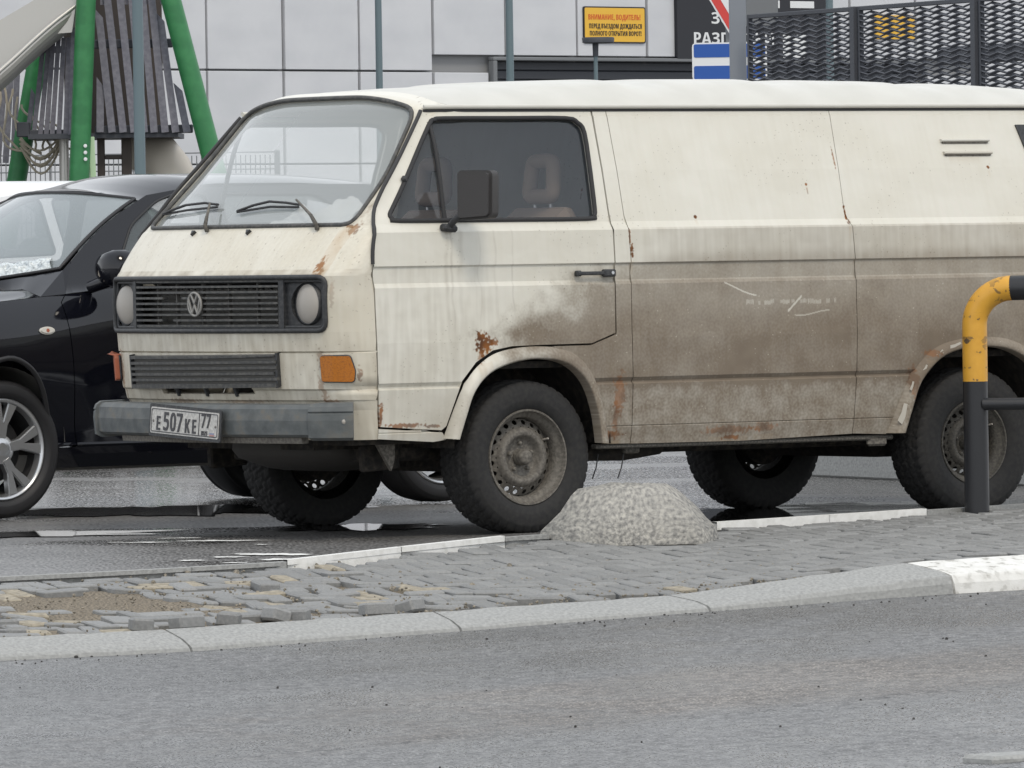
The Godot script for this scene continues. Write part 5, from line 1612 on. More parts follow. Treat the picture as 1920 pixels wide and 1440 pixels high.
func build_car(called: String, at: Vector3, turn: float, body: Material, glass_m: Material, wind_m: Material, detail: bool) -> Node3D:
	var car := base(called, at, turn)
	var idle := no_uv
	var mb: MB
	var hood_h := func(x: float, z: float) -> Vector3:
		var sh := lut(SH, x)
		var zs := car_side(x, sh).z
		var k := z * zs
		var crown := 0.05 * (1.0 - z * z) + 0.022 * exp(-pow((absf(z) - 0.80) / 0.13, 2.0)) * smoothstep(-0.9, -0.2, x)
		return Vector3(x, sh + crown * smoothstep(-0.95, -0.5, x) , k)
	# bonnet and cowl
	mb = MB.new()
	mb.surf(PackedVector2Array([Vector2(-0.9, -1), Vector2(0.27, -1), Vector2(0.27, 1), Vector2(-0.9, 1)]), [], lines(-0.9, 0.3, 0.06), lines(-1, 1, 0.05), hood_h, -1.0, idle)
	put(mb, "bonnet", body, car)
	mb = MB.new()
	var cowl := func(u: float, z: float) -> Vector3: # from the bonnet edge to the foot of the windscreen
		var a: Vector3 = hood_h.call(0.274, z)
		var b := wind_pt(z, 0.0)
		return a.lerp(b, u)
	mb.surf(PackedVector2Array([Vector2(0, -1), Vector2(1, -1), Vector2(1, 1), Vector2(0, 1)]), [], lines(0, 1, 0.25), lines(-1, 1, 0.1), cowl, -1.0, idle)
	for s in [-1.0, 1.0]: # wing tops beside the screen
		var pa2: Vector3 = hood_h.call(0.274, s); var pb2 := wind_pt(s, 0.0); var pc := car_side(0.425, lut(SH, 0.425)) * Vector3(1, 1, s); var pd := wind_pt(s, 0.1)
		mb.face([pa2, pb2, pc], Vector3(0, 1, s)); mb.face([pb2, pd, pc], Vector3(0, 1, s))
	put(mb, "cowl", body if detail else M.plastic, car)
	mb = MB.new()
	mb.surf(PackedVector2Array([Vector2(-0.97, 0.03), Vector2(0.97, 0.03), Vector2(0.965, 0.97), Vector2(-0.965, 0.97)]), [], lines(-1, 1, 0.1), lines(0, 1, 0.1), wind_pt, 1.0, idle)
	put(mb, "windscreen", wind_m, car)
	mb = MB.new()
	var edge_l := PackedVector3Array()
	for q in rounded(PackedVector2Array([Vector2(-0.97, 0.03), Vector2(0.97, 0.03), Vector2(0.965, 0.97), Vector2(-0.965, 0.97)]), 0.05, 3):
		edge_l.append(wind_pt(q.x, q.y))
	var el := PackedVector3Array()
	for i in edge_l.size():
		for j in 6: el.append(edge_l[i].lerp(edge_l[(i + 1) % edge_l.size()], j / 6.0) if i % 4 != 3 else wind_pt(0, 0))
	# seal round the screen
	el.clear()
	for i in 24: el.append(wind_pt(lerpf(-0.97, 0.97, i / 24.0), 0.03))
	for i in 12: el.append(wind_pt(0.97, lerpf(0.03, 0.97, i / 12.0)))
	for i in 24: el.append(wind_pt(lerpf(0.97, -0.97, i / 24.0), 0.97))
	for i in 12: el.append(wind_pt(-0.97, lerpf(0.97, 0.03, i / 12.0)))
	mb.tube(el, 0.010, 6, true)
	put(mb, "windscreen_seal", M.plastic, car)
	# roof
	mb = MB.new()
	var roof := func(u: float, z: float) -> Vector3:
		var a := wind_pt(z, 0.97)
		var x := lerpf(a.x, 3.0, u)
		var zz := z * lerpf(absf(wind_pt(1.0, 0.97).z), 0.53, smoothstep(0, 0.4, u))
		var ym := lerpf(1.575, 1.655, smoothstep(0.0, 0.24, u)) - 0.10 * pow(clampf((u - 0.45) / 0.55, 0, 1), 2.0)
		return Vector3(x, lerpf(ym, ym - 0.055, pow(absf(z), 3.0)), zz)
	mb.surf(PackedVector2Array([Vector2(0, -1), Vector2(1, -1), Vector2(1, 1), Vector2(0, 1)]), [], lines(0, 1, 0.05), lines(-1, 1, 0.08), roof, -1.0, idle)
	put(mb, "roof", body, car)
	var arch := PackedVector2Array([Vector2(-0.31, 0.20), Vector2(-0.31, 0.40), Vector2(-0.26, 0.57), Vector2(-0.16, 0.71), Vector2(0.0, 0.77), Vector2(0.12, 0.73), Vector2(0.20, 0.64), Vector2(0.26, 0.50), Vector2(0.29, 0.36), Vector2(0.295, 0.20)])
	var rarch := PackedVector2Array()
	for p in arch: rarch.append(Vector2(2.66 + p.x, p.y))
	var hv := lines(0.2, 1.26, 0.05, [0.30, 0.345, 0.355])
	for s in [1.0, -1.0]:
		var fn := func(x, h): return car_side(x, h) * Vector3(1, 1, s)
		var up := func(x, h): return car_upper(x, h) * Vector3(1, 1, s)
		# front wing
		var wing := PackedVector2Array([Vector2(0.29, 0.24)])
		var pa := smooth(arch, 4)
		for i in range(pa.size() - 1, -1, -1): wing.append(pa[i])
		wing.append_array(PackedVector2Array([Vector2(-0.9, 0.20)]))
		var xx := -0.9
		while xx < 0.40:
			wing.append(Vector2(xx, lut(SH, xx))); xx += 0.1
		wing.append_array(PackedVector2Array([Vector2(0.42, lut(SH, 0.42)), Vector2(0.375, 1.03), Vector2(0.376, 0.93), Vector2(0.40, 0.69), Vector2(0.435, 0.345), Vector2(0.33, 0.335), Vector2(0.33, 0.24)]))
		mb = MB.new()
		mb.surf(ccw(wing), [], lines(-0.9, 0.5, 0.06), hv, fn, s, idle, 0.015)
		put(mb, "wing", body, car)
		mb = MB.new()
		var lip := PackedVector3Array()
		for q in pa: lip.append(fn.call(q.x, q.y) + Vector3(0, 0, -s * 0.004))
		mb.tube(lip, 0.014, 8)
		lip.clear()
		for q in pa: lip.append(fn.call(q.x + 2.66, q.y) + Vector3(0, 0, -s * 0.004))
		mb.tube(lip, 0.014, 8)
		put(mb, "arch_trim", M.plastic, car)
		# doors
		for d in [[0.0, 1.45], [1.456, 2.30]]:
			var dp := PackedVector2Array()
			if d[0] == 0.0: dp.append_array(PackedVector2Array([Vector2(0.44, 0.345), Vector2(0.405, 0.69), Vector2(0.381, 0.93), Vector2(0.380, 1.03), Vector2(0.426, lut(SH, 0.426))]))
			else: dp.append_array(PackedVector2Array([Vector2(1.456, 0.345), Vector2(1.456, lut(SH, 1.456))]))
			var x0: float = 0.6 if d[0] == 0.0 else 1.6
			while x0 < d[1] - 0.05:
				dp.append(Vector2(x0, lut(SH, x0))); x0 += 0.2
			dp.append_array(PackedVector2Array([Vector2(d[1], lut(SH, d[1])), Vector2(d[1], 0.345)]))
			mb = MB.new()
			mb.surf(ccw(dp), [], lines(0.3, 2.4, 0.08), hv, fn, s, idle, 0.015)
			var door := put(mb, "door", body, car)
			mb = MB.new()
			var hx: float = d[1] - 0.22
			var hp := PackedVector3Array()
			for k in 7: hp.append(fn.call(hx + 0.03 * k, 0.93) + Vector3(0, 0, s * (0.012 + 0.014 * sin(PI * k / 6.0))))
			mb.tube(hp, 0.013, 8)
			put(mb, "door_handle", body, door)
		# sill and rear quarter
		mb = MB.new()
		mb.surf(ccw(PackedVector2Array([Vector2(0.333, 0.235), Vector2(2.36, 0.235), Vector2(2.36, 0.34), Vector2(0.333, 0.333)])), [], lines(0.3, 2.4, 0.15), hv, fn, s, idle, 0.03)
		put(mb, "sill", M.black_paint if detail else M.plastic, car)
		var quarter := PackedVector2Array([Vector2(2.306, 0.345), Vector2(2.306, lut(SH, 2.306)), Vector2(2.7, 1.24), Vector2(3.3, 1.22), Vector2(3.4, 0.8), Vector2(3.35, 0.22)])
		var pr := smooth(rarch, 4)
		for i in range(pr.size() - 1, -1, -1): quarter.append(pr[i])
		mb = MB.new()
		mb.surf(ccw(quarter), [], lines(2.3, 3.4, 0.08), hv, fn, s, idle, 0.015)
		put(mb, "rear_wing", body, car)
		# pillars and window frames
		var frame := PackedVector2Array([Vector2(0.43, lut(SH, 0.43))])
		var xs := 0.6
		while xs < 2.75:
			frame.append(Vector2(xs, lut(SH, xs))); xs += 0.2
		frame.append_array(PackedVector2Array([Vector2(2.95, 1.23), Vector2(2.88, 1.55), Vector2(2.4, 1.592), Vector2(1.4, 1.592), Vector2(1.06, 1.545)]))
		for k in range(9, 0, -1):
			var e := wind_pt(1.0, k / 10.0)
			frame.append(Vector2(e.x + 0.004, e.y))
		var w1 := rounded(PackedVector2Array([Vector2(0.80, 1.205), Vector2(1.44, 1.225), Vector2(1.42, 1.545), Vector2(1.24, 1.553), Vector2(1.11, 1.515), Vector2(0.93, 1.40)]), 0.04)
		var w2 := rounded(PackedVector2Array([Vector2(1.52, 1.23), Vector2(2.22, 1.27), Vector2(2.30, 1.42), Vector2(2.08, 1.545), Vector2(1.50, 1.547)]), 0.04)
		mb = MB.new()
		mb.surf(ccw(frame), [ccw(w1), ccw(w2)], lines(0.4, 3.0, 0.08), lines(1.0, 1.6, 0.06), up, s, idle, 0.012)
		put(mb, "pillar_frame", body, car)
		for w in [w1, w2]:
			mb = MB.new()
			mb.surf(ccw(w), [], lines(0.4, 3.0, 0.3), lines(1.0, 1.6, 0.1), func(x, h): return up.call(x, h) + Vector3(0, 0, -s * 0.010), s, idle)
			put(mb, "side_window", glass_m, car)
			mb = MB.new()
			mb.tube(loop_on(w, up), 0.007, 6, true)
			put(mb, "window_seal", M.plastic, car)
		# mirror
		var mir := base("door_mirror", Vector3.ZERO, 0.0, car)
		mb = MB.new()
		var mc := Vector3(0.60, 1.19, s * 0.965)
		var mp := PackedVector2Array([Vector2(0.0, -0.085), Vector2(0.05, -0.08), Vector2(0.085, -0.055), Vector2(0.10, -0.01), Vector2(0.095, 0.035), Vector2(0.065, 0.065), Vector2(0.0, 0.08)])
		mb.lathe(Transform3D(Basis(Vector3.BACK, PI / 2).scaled_local(Vector3(0.85, 1.0, 1.15)), mc), PackedVector2Array([Vector2(0.0, 0.085), Vector2(0.05, 0.080), Vector2(0.085, 0.060), Vector2(0.104, 0.02), Vector2(0.108, -0.03), Vector2(0.10, -0.06), Vector2(0.085, -0.066), Vector2(0.0, -0.060)]), 28)
		put(mb, "mirror_shell", body, mir)
		mb = MB.new()
		mb.tube(PackedVector3Array([Vector3(0.56, 1.10, s * 0.80), Vector3(0.58, 1.12, s * 0.87), Vector3(0.60, 1.14, s * 0.93)]), 0.03, 10, false, 0.035)
		put(mb, "mirror_arm", body, mir)
		# side repeater
		mb = MB.new()
		var rc: Vector3 = fn.call(0.24, 0.897)
		var pts := circle(Vector2.ZERO, 0.044, 24, 0.019)
		mb.extrude(Transform3D(Basis(Vector3.RIGHT, -0.12 * s), rc + Vector3(0, 0, s * 0.001)), pts, -0.01, 0.007, true)
		mb.extrude(Transform3D(Basis(Vector3.RIGHT, -0.12 * s), rc + Vector3(0, 0, s * 0.001)), inset(pts, 0.006), 0.005, 0.012, true)
		var rep := put(mb, "side_repeater", M.clear_lamp, car)
		mb = MB.new()
		mb.extrude(Transform3D(Basis(Vector3.RIGHT, -0.12 * s), rc + Vector3(0, 0, s * 0.001)), circle(Vector2.ZERO, 0.009, 12), 0.010, 0.0135, true)
		put(mb, "bulb", M.amber_dull, rep)
		# wheels
		for x in [0.0, 2.66]:
			var w := base("wheel", Vector3(x, 0.333, s * 0.845), 0.0 if s > 0 else PI, car)
			if not M.has("car_tyre_mesh"):
				M.car_tyre_mesh = tyre_mesh(0.336, 0.243, 0.215, false, 0.333)
				M.car_rim_mesh = alloy_rim(0.243)
			put_mesh(M.car_tyre_mesh, "tyre", M.car_tyre, w)
			put_mesh(M.car_rim_mesh[0], "rim", M.alloy, w)
			put_mesh(M.car_rim_mesh[1], "rim_barrel", M.alloy_dark, w)
			mb = MB.new()
			mb.lathe(Transform3D(Basis(Vector3.RIGHT, PI / 2), Vector3(x, 0.36, s * 0.5)), PackedVector2Array([Vector2(0, 0), Vector2(0.37, 0.0), Vector2(0.37, s * 0.34)]), 24, 20.0, PI, TAU)
			put(mb, "wheel_housing", M.dark, car)
	# front, rear, floor
	mb = MB.new()
	var fr := func(z: float, h: float) -> Vector3:
		var p := car_side(-0.9, h)
		return Vector3(-0.9 - 0.10 * (1.0 - z * z) * smoothstep(0.2, 0.5, h), h, z * p.z)
	mb.surf(PackedVector2Array([Vector2(-1, 0.2), Vector2(1, 0.2), Vector2(1, 0.8), Vector2(-1, 0.8)]), [], lines(-1, 1, 0.1), lines(0.2, 0.8, 0.1), fr, 1.0, idle)
	put(mb, "front_bumper", body, car)
	mb = MB.new()
	var re := func(z: float, h: float) -> Vector3:
		var p := car_side(3.36, minf(h, 1.15))
		return Vector3(3.36 + 0.06 * (1.0 - z * z) - 0.36 * smoothstep(1.0, 1.62, h), h, z * lerpf(p.z, 0.45, smoothstep(1.15, 1.6, h)))
	mb.surf(PackedVector2Array([Vector2(-1, 0.2), Vector2(1, 0.2), Vector2(1, 1.56), Vector2(-1, 1.56)]), [], lines(-1, 1, 0.1), lines(0.2, 1.56, 0.1), re, -1.0, idle)
	put(mb, "tailgate", body, car)
	mb = MB.new()
	mb.box(Transform3D(Basis(), Vector3(1.2, 0.26, 0)), Vector3(4.1, 0.08, 1.5))
	put(mb, "floor_pan", M.dark, car)
	mb = MB.new()
	mb.box(Transform3D(Basis(), Vector3(0.62, 1.03, 0)), Vector3(0.5, 0.14, 1.36), 0.04)
	put(mb, "dashboard", M.dark, car)
	for s in [-1.0, 1.0]:
		mb = MB.new()
		mb.box(Transform3D(Basis(Vector3.BACK, -0.2), Vector3(1.55, 0.95, s * 0.36)), Vector3(0.14, 0.75, 0.48), 0.05)
		mb.box(Transform3D(Basis(Vector3.BACK, -0.1), Vector3(1.64, 1.40, s * 0.36)), Vector3(0.10, 0.17, 0.25), 0.04)
		put(mb, "seat", M.cloth_dark, car)
	return car

func wind_pt(z: float, t: float) -> Vector3: # windscreen, z -1..1 across and t 0..1 up
	var zz := z * lerpf(0.70, 0.565, t)
	var k := 1.0 - z * z
	var x := lerpf(0.47 - 0.30 * k, 1.03 - 0.15 * k, t)
	var y := lerpf(1.185 - 0.075 * k, 1.532 + 0.045 * k, t) + 0.03 * sin(PI * t)
	return Vector3(x, y, zz)

func alloy_rim(R: float) -> Array:
	var ax := Transform3D(Basis(Vector3.RIGHT, PI / 2), Vector3.ZERO)
	var mb := MB.new()
	mb.lathe(ax, PackedVector2Array([Vector2(R + 0.002, -0.02), Vector2(R + 0.002, 0.0), Vector2(R - 0.004, 0.004), Vector2(R - 0.014, 0.0), Vector2(R - 0.018, -0.012), Vector2(R - 0.026, -0.04)]), 64)
	for k in 5: # five twin spokes
		for d in [-0.17, 0.17]:
			var a := TAU * k / 5.0 + 0.2
			var p := PackedVector2Array()
			var c: float = a + d * 0.55; var e: float = a + d * 1.25
			for q in [[0.055, c - 0.34], [0.12, c - 0.135], [R - 0.014, e - 0.115], [R - 0.012, e + 0.115], [0.12, c + 0.135], [0.055, c + 0.34]]:
				p.append(Vector2(cos(q[1]), sin(q[1])) * q[0])
			mb.extrude(ax * Transform3D(Basis(Vector3.RIGHT, -PI / 2), Vector3.ZERO), p, -0.045, -0.012 + 0.0)
			mb.extrude(ax * Transform3D(Basis(Vector3.RIGHT, -PI / 2), Vector3.ZERO), inset(p, 0.005), -0.012, -0.004)
	mb.lathe(ax, PackedVector2Array([Vector2(0.075, -0.045), Vector2(0.07, -0.008), Vector2(0.034, -0.003), Vector2(0.030, 0.003), Vector2(0, 0.005)]), 32)
	var b := MB.new()
	b.lathe(ax, PackedVector2Array([Vector2(R - 0.026, -0.04), Vector2(R - 0.034, -0.19)]), 48)
	b.lathe(ax, PackedVector2Array([Vector2(0.16, -0.09), Vector2(0.155, -0.085), Vector2(0.0, -0.085)]), 32)
	return [mb.mesh(), b.mesh()]

func build_crossover() -> void:
	var car := build_car("crossover_car", Vector3(-2.962, 0.0, -38.904), deg_to_rad(38.0), M.black_paint, M.car_glass, M.wind_glass, true)
	tag(car, "glossy black compact crossover parked behind the cream van", "car")
	# wet slush left along the foot of the windscreen
	var mb := MB.new()
	var slush := func(u: float, v: float) -> Vector3:
		var top := 0.02 + (0.15 + 0.03 * n1.get_noise_2d(u * 7.0, 2.0)) * v
		var p := wind_pt(u, top)
		var lump := sin(PI * v) * (0.022 + 0.016 * n1.get_noise_2d(u * 16.0, v * 3.0) + 0.008 * n2.get_noise_2d(u * 50.0, v * 9.0))
		return p + Vector3(-0.5, 0.85, 0) * (lump + 0.002)
	mb.surf(PackedVector2Array([Vector2(-0.95, 0.0), Vector2(0.93, 0.0), Vector2(0.86, 1.0), Vector2(-0.9, 1.0)]), [], lines(-0.95, 0.95, 0.02), lines(0, 1, 0.12), slush, 1.0, no_uv)
	put(mb, "slush", M.slush, car)

func build_white_car() -> void:
	var car := build_car("white_car", Vector3(-4.3, 0.0, -47.0), deg_to_rad(38.0), M.white_paint, M.car_glass, M.wind_glass, false)
	car.scale = Vector3.ONE * 1.03
	tag(car, "white car showing only its roof and dark windows behind the black crossover", "car")

# ---------- building, signs, posts, play tower, enclosure ----------

func build_background() -> void:
	build_hall()
	build_posts()
	build_enclosure()
	build_play_tower()

func build_hall() -> void:
	var o := Vector3(-1.86, 0.0, -100.0)
	var t := deg_to_rad(45.0)
	var hall := base("warehouse", o, t)
	tag(hall, "pale grey panel clad warehouse with a dark roller shutter", "building")
	var Y := 3.513
	var mb := MB.new()
	# core with the gate opening cut out
	for b in [[-40.0, 2.40, 0.0, 12.0], [10.5, 45.0, 0.0, 12.0], [2.40, 10.5, Y + 0.13, 12.0]]:
		mb.box(Transform3D(Basis(), Vector3((b[0] + b[1]) / 2, (b[2] + b[3]) / 2, -0.35)), Vector3(b[1] - b[0], b[3] - b[2], 0.5))
	put(mb, "wall", M.joint, hall)
	mb = MB.new()
	mb.box(Transform3D(Basis(), Vector3(2.5, 6.05, -12.6)), Vector3(85.0, 12.1, 24.0))
	put(mb, "hall_core", M.joint, hall)
	# panels: rows split at the joint seen behind the van
	var rows := [[0.02, 1.16], [1.18, 2.33], [2.35, Y - 0.025], [Y + 0.0, Y + 1.45], [Y + 1.475, Y + 2.95], [Y + 2.975, Y + 4.45], [Y + 4.475, Y + 5.95], [Y + 5.975, Y + 7.4]]
	for r in rows.size():
		for k in range(-14, 24):
			var x0 := 0.03 + 1.295 * k + 0.022
			var x1 := x0 + 1.295 - 0.044
			if k in [2] and r == 3: x0 += 0.0
			var y0: float = rows[r][0]; var y1: float = rows[r][1]
			# keep the gate clear
			if x1 > 2.30 and x0 < 10.6 and y0 < Y + 0.17:
				if y1 < Y + 0.2:
					if x0 < 2.30 and x1 > 2.30: x1 = 2.30
					elif x1 > 10.6 and x0 < 10.6: x0 = 10.6
					else: continue
				else: y0 = Y + 0.20
			if x1 - x0 < 0.1: continue
			var pm := MB.new()
			pm.box(Transform3D(Basis(), Vector3((x0 + x1) / 2, (y0 + y1) / 2, -0.045 + 0.004 * ((k * 7 + r * 3) % 3))), Vector3(x1 - x0, y1 - y0, 0.07), 0.006)
			put(pm, "cladding_panel", M.cladding, hall)
	# gate frame and roller shutter
	for q in [[Vector3(2.375, (Y + 0.13) / 2, 0.0), Vector3(0.07, Y + 0.13, 0.10)], [Vector3(10.53, (Y + 0.13) / 2, 0.0), Vector3(0.07, Y + 0.13, 0.10)], [Vector3(6.45, Y + 0.155, 0.0), Vector3(8.22, 0.045, 0.10)]]:
		mb = MB.new()
		mb.box(Transform3D(Basis(), q[0]), q[1], 0.008)
		put(mb, "gate_frame", M.steel_grey, hall)
	for k in 30:
		mb = MB.new()
		var y := Y + 0.07 - 0.118 * k
		mb.box(Transform3D(Basis(Vector3.RIGHT, 0.05), Vector3(6.45, y, -0.12)), Vector3(8.1, 0.110, 0.03), 0.010)
		put(mb, "shutter_slat", M.shutter, hall)
	# notices on the wall
	var yr := Vector3(4.59, Y + 0.603, 0.012)
	var ys := base("warning_sign", o + Basis(Vector3.UP, t) * yr, t)
	tag(ys, "yellow warning notice with red and black lettering on the warehouse wall", "sign")
	mb = MB.new()
	mb.extrude(Transform3D(), rounded(PackedVector2Array([Vector2(-0.57, -0.235), Vector2(0.57, -0.235), Vector2(0.57, 0.235), Vector2(-0.57, 0.235)]), 0.03), -0.02, 0.0)
	put(mb, "sign_board", M.sign_black, ys)
	mb = MB.new()
	mb.extrude(Transform3D(), rounded(PackedVector2Array([Vector2(-0.552, -0.218), Vector2(0.552, -0.218), Vector2(0.552, 0.218), Vector2(-0.552, 0.218)]), 0.025), 0.0, 0.004)
	put(mb, "sign_face", M.sign_yellow, ys)
	text("ВНИМАНИЕ, ВОДИТЕЛЬ!", 0.068, "lettering", M.ink_red, ys, Transform3D(Basis(), Vector3(-0.01, 0.098, 0.006)), 0.86, 0.01)
	text("ПЕРЕД ВЪЕЗДОМ ДОЖДАТЬСЯ", 0.060, "lettering", M.sign_black, ys, Transform3D(Basis(), Vector3(0.01, -0.018, 0.006)), 0.80, 0.01)
	text("ПОЛНОГО ОТКРЫТИЯ ВОРОТ!", 0.060, "lettering", M.sign_black, ys, Transform3D(Basis(), Vector3(0.01, -0.112, 0.006)), 0.80, 0.01)
	var bs := base("loading_sign", o + Basis(Vector3.UP, t) * Vector3(7.15, Y + 1.17, 0.02), t)
	tag(bs, "large black board with white lettering above the roller shutter", "sign")
	mb = MB.new()
	mb.box(Transform3D(), Vector3(2.87, 2.0, 0.06), 0.005)
	put(mb, "sign_board", M.sign_black, bs)
	text("ЗОНА", 0.150, "lettering", M.sign_white, bs, Transform3D(Basis(), Vector3(-0.41, -0.465, 0.032)), 1.38, 0.01)
	text("РАЗГРУЗКИ", 0.150, "lettering", M.sign_white, bs, Transform3D(Basis(), Vector3(-0.365, -0.73, 0.032)), 1.34, 0.01)
	mb = MB.new()
	mb.box(Transform3D(Basis(), Vector3(0.95, -0.27, 0.032)), Vector3(0.46, 0.09, 0.006))
	put(mb, "sign_bar", M.sign_white, bs)
	mb = MB.new()
	mb.box(Transform3D(Basis(), Vector3(0.50, -0.27, 0.032)), Vector3(0.03, 0.10, 0.006))
	put(mb, "sign_bar", M.sign_white, bs)
	mb = MB.new()
	mb.box(Transform3D(Basis(), Vector3(0.80, -0.82, 0.032)), Vector3(0.46, 0.30, 0.006))
	put(mb, "sign_bar", M.sign_white, bs)
	# a second yellow notice further along, seen through the mesh
	var y2 := base("notice_board", o + Basis(Vector3.UP, t) * Vector3(9.95, Y + 0.62, 0.012), t)
	tag(y2, "yellow notice seen through the expanded metal screen", "sign")
	mb = MB.new()
	mb.extrude(Transform3D(), rounded(PackedVector2Array([Vector2(-0.4, -0.16), Vector2(0.4, -0.16), Vector2(0.4, 0.16), Vector2(-0.4, 0.16)]), 0.03), -0.02, 0.004)
	put(mb, "sign_face", M.sign_yellow, y2)

func build_posts() -> void:
	for q in [[-2.856, -62.0, 0.042, "galvanised lamp post standing in front of the slatted play tower"], [-1.36, -85.0, 0.037, "blue grey lamp post before the plain cladding panels"], [0.03, -85.0, 0.041, "blue grey lamp post beside the dark roller shutter"], [3.43, -85.0, 0.040, "blue grey lamp post behind the expanded metal screen"]]:
		var p := base("lamp_post", Vector3(q[0], 0.0, q[1]))
		tag(p, q[3], "lamp post", "lamp posts around the lot")
		var mb := MB.new()
		mb.tube(PackedVector3Array([Vector3.ZERO, Vector3(0, 4.0, 0), Vector3(0, 7.0, 0)]), q[2] * 1.12, 20, false, q[2] * 0.8)
		put(mb, "pole", M.galvanised, p)
		mb = MB.new()
		mb.tube(PackedVector3Array([Vector3.ZERO, Vector3(0, 0.5, 0)]), q[2] * 1.8, 16)
		put(mb, "pole_foot", M.galvanised, p)
		mb = MB.new()
		mb.box(Transform3D(Basis(), Vector3(0.25, 7.0, 0.0)), Vector3(0.6, 0.08, 0.2), 0.03)
		put(mb, "lamp_head", M.steel_grey, p)
	var d := base("disc_lamp", Vector3(0.94, 0.0, -85.0))
	tag(d, "slim post with a flat dark disc lamp head below the yellow notice", "lamp")
	var mb := MB.new()
	mb.tube(PackedVector3Array([Vector3.ZERO, Vector3(0, 3.3, 0)]), 0.022, 14)
	put(mb, "pole", M.galvanised, d)
	mb = MB.new()
	mb.tube(PackedVector3Array([Vector3(0, 3.28, 0), Vector3(0, 3.42, 0)]), 0.03, 14, false, 0.034)
	put(mb, "neck", M.anthracite, d)
	mb = MB.new()
	mb.lathe(Transform3D(Basis(), Vector3(0.03, 3.452, 0)), PackedVector2Array([Vector2(0, -0.034), Vector2(0.14, -0.034), Vector2(0.168, -0.026), Vector2(0.172, 0.02), Vector2(0.165, 0.03), Vector2(0, 0.032)]), 40)
	put(mb, "lamp_head", M.anthracite, d)
	# traffic signs on one pole
	var sp := base("sign_pole", Vector3(1.945, 0.0, -70.06))
	tag(sp, "pole carrying the blue sign and the give way sign", "pole")
	mb = MB.new()
	mb.tube(PackedVector3Array([Vector3.ZERO, Vector3(0, 4.2, 0)]), 0.03, 14)
	put(mb, "pole", M.steel_grey, sp)
	var bl := base("lane_sign", Vector3(1.945, 2.863, -70.0), 0.0)
	bl.rotation.z = -0.0
	tag(bl, "blue square road sign with a white horizontal band", "sign")
	mb = MB.new()
	mb.extrude(Transform3D(), rounded(PackedVector2Array([Vector2(-0.327, -0.166), Vector2(0.327, -0.166), Vector2(0.327, 0.166), Vector2(-0.327, 0.166)]), 0.04), -0.02, 0.0)
	put(mb, "sign_board", M.sign_white, bl)
	for s in [-1.0, 1.0]:
		mb = MB.new()
		mb.extrude(Transform3D(), rounded(PackedVector2Array([Vector2(-0.312, s * 0.095 - 0.058), Vector2(0.312, s * 0.095 - 0.058), Vector2(0.312, s * 0.095 + 0.058), Vector2(-0.312, s * 0.095 + 0.058)]), 0.016), 0.0, 0.004)
		put(mb, "blue_field", M.sign_blue, bl)
	var gw := base("give_way_sign", Vector3(1.99, 3.45, -70.0))
	tag(gw, "white give way triangle with a red border above the blue sign", "sign")
	var tri := PackedVector2Array([Vector2(-0.45, 0.36), Vector2(0.45, 0.36), Vector2(0.0, -0.42)])
	mb = MB.new()
	mb.extrude(Transform3D(), rounded(tri, 0.05), -0.02, 0.0)
	put(mb, "sign_board", M.sign_white, gw)
	mb = MB.new()
	mb.extrude(Transform3D(), rounded(inset(tri, 0.014), 0.04), 0.0, 0.003)
	put(mb, "red_border", M.sign_red, gw)
	mb = MB.new()
	mb.extrude(Transform3D(), rounded(inset(tri, 0.085), 0.02), 0.003, 0.006)
	put(mb, "white_field", M.sign_white, gw)

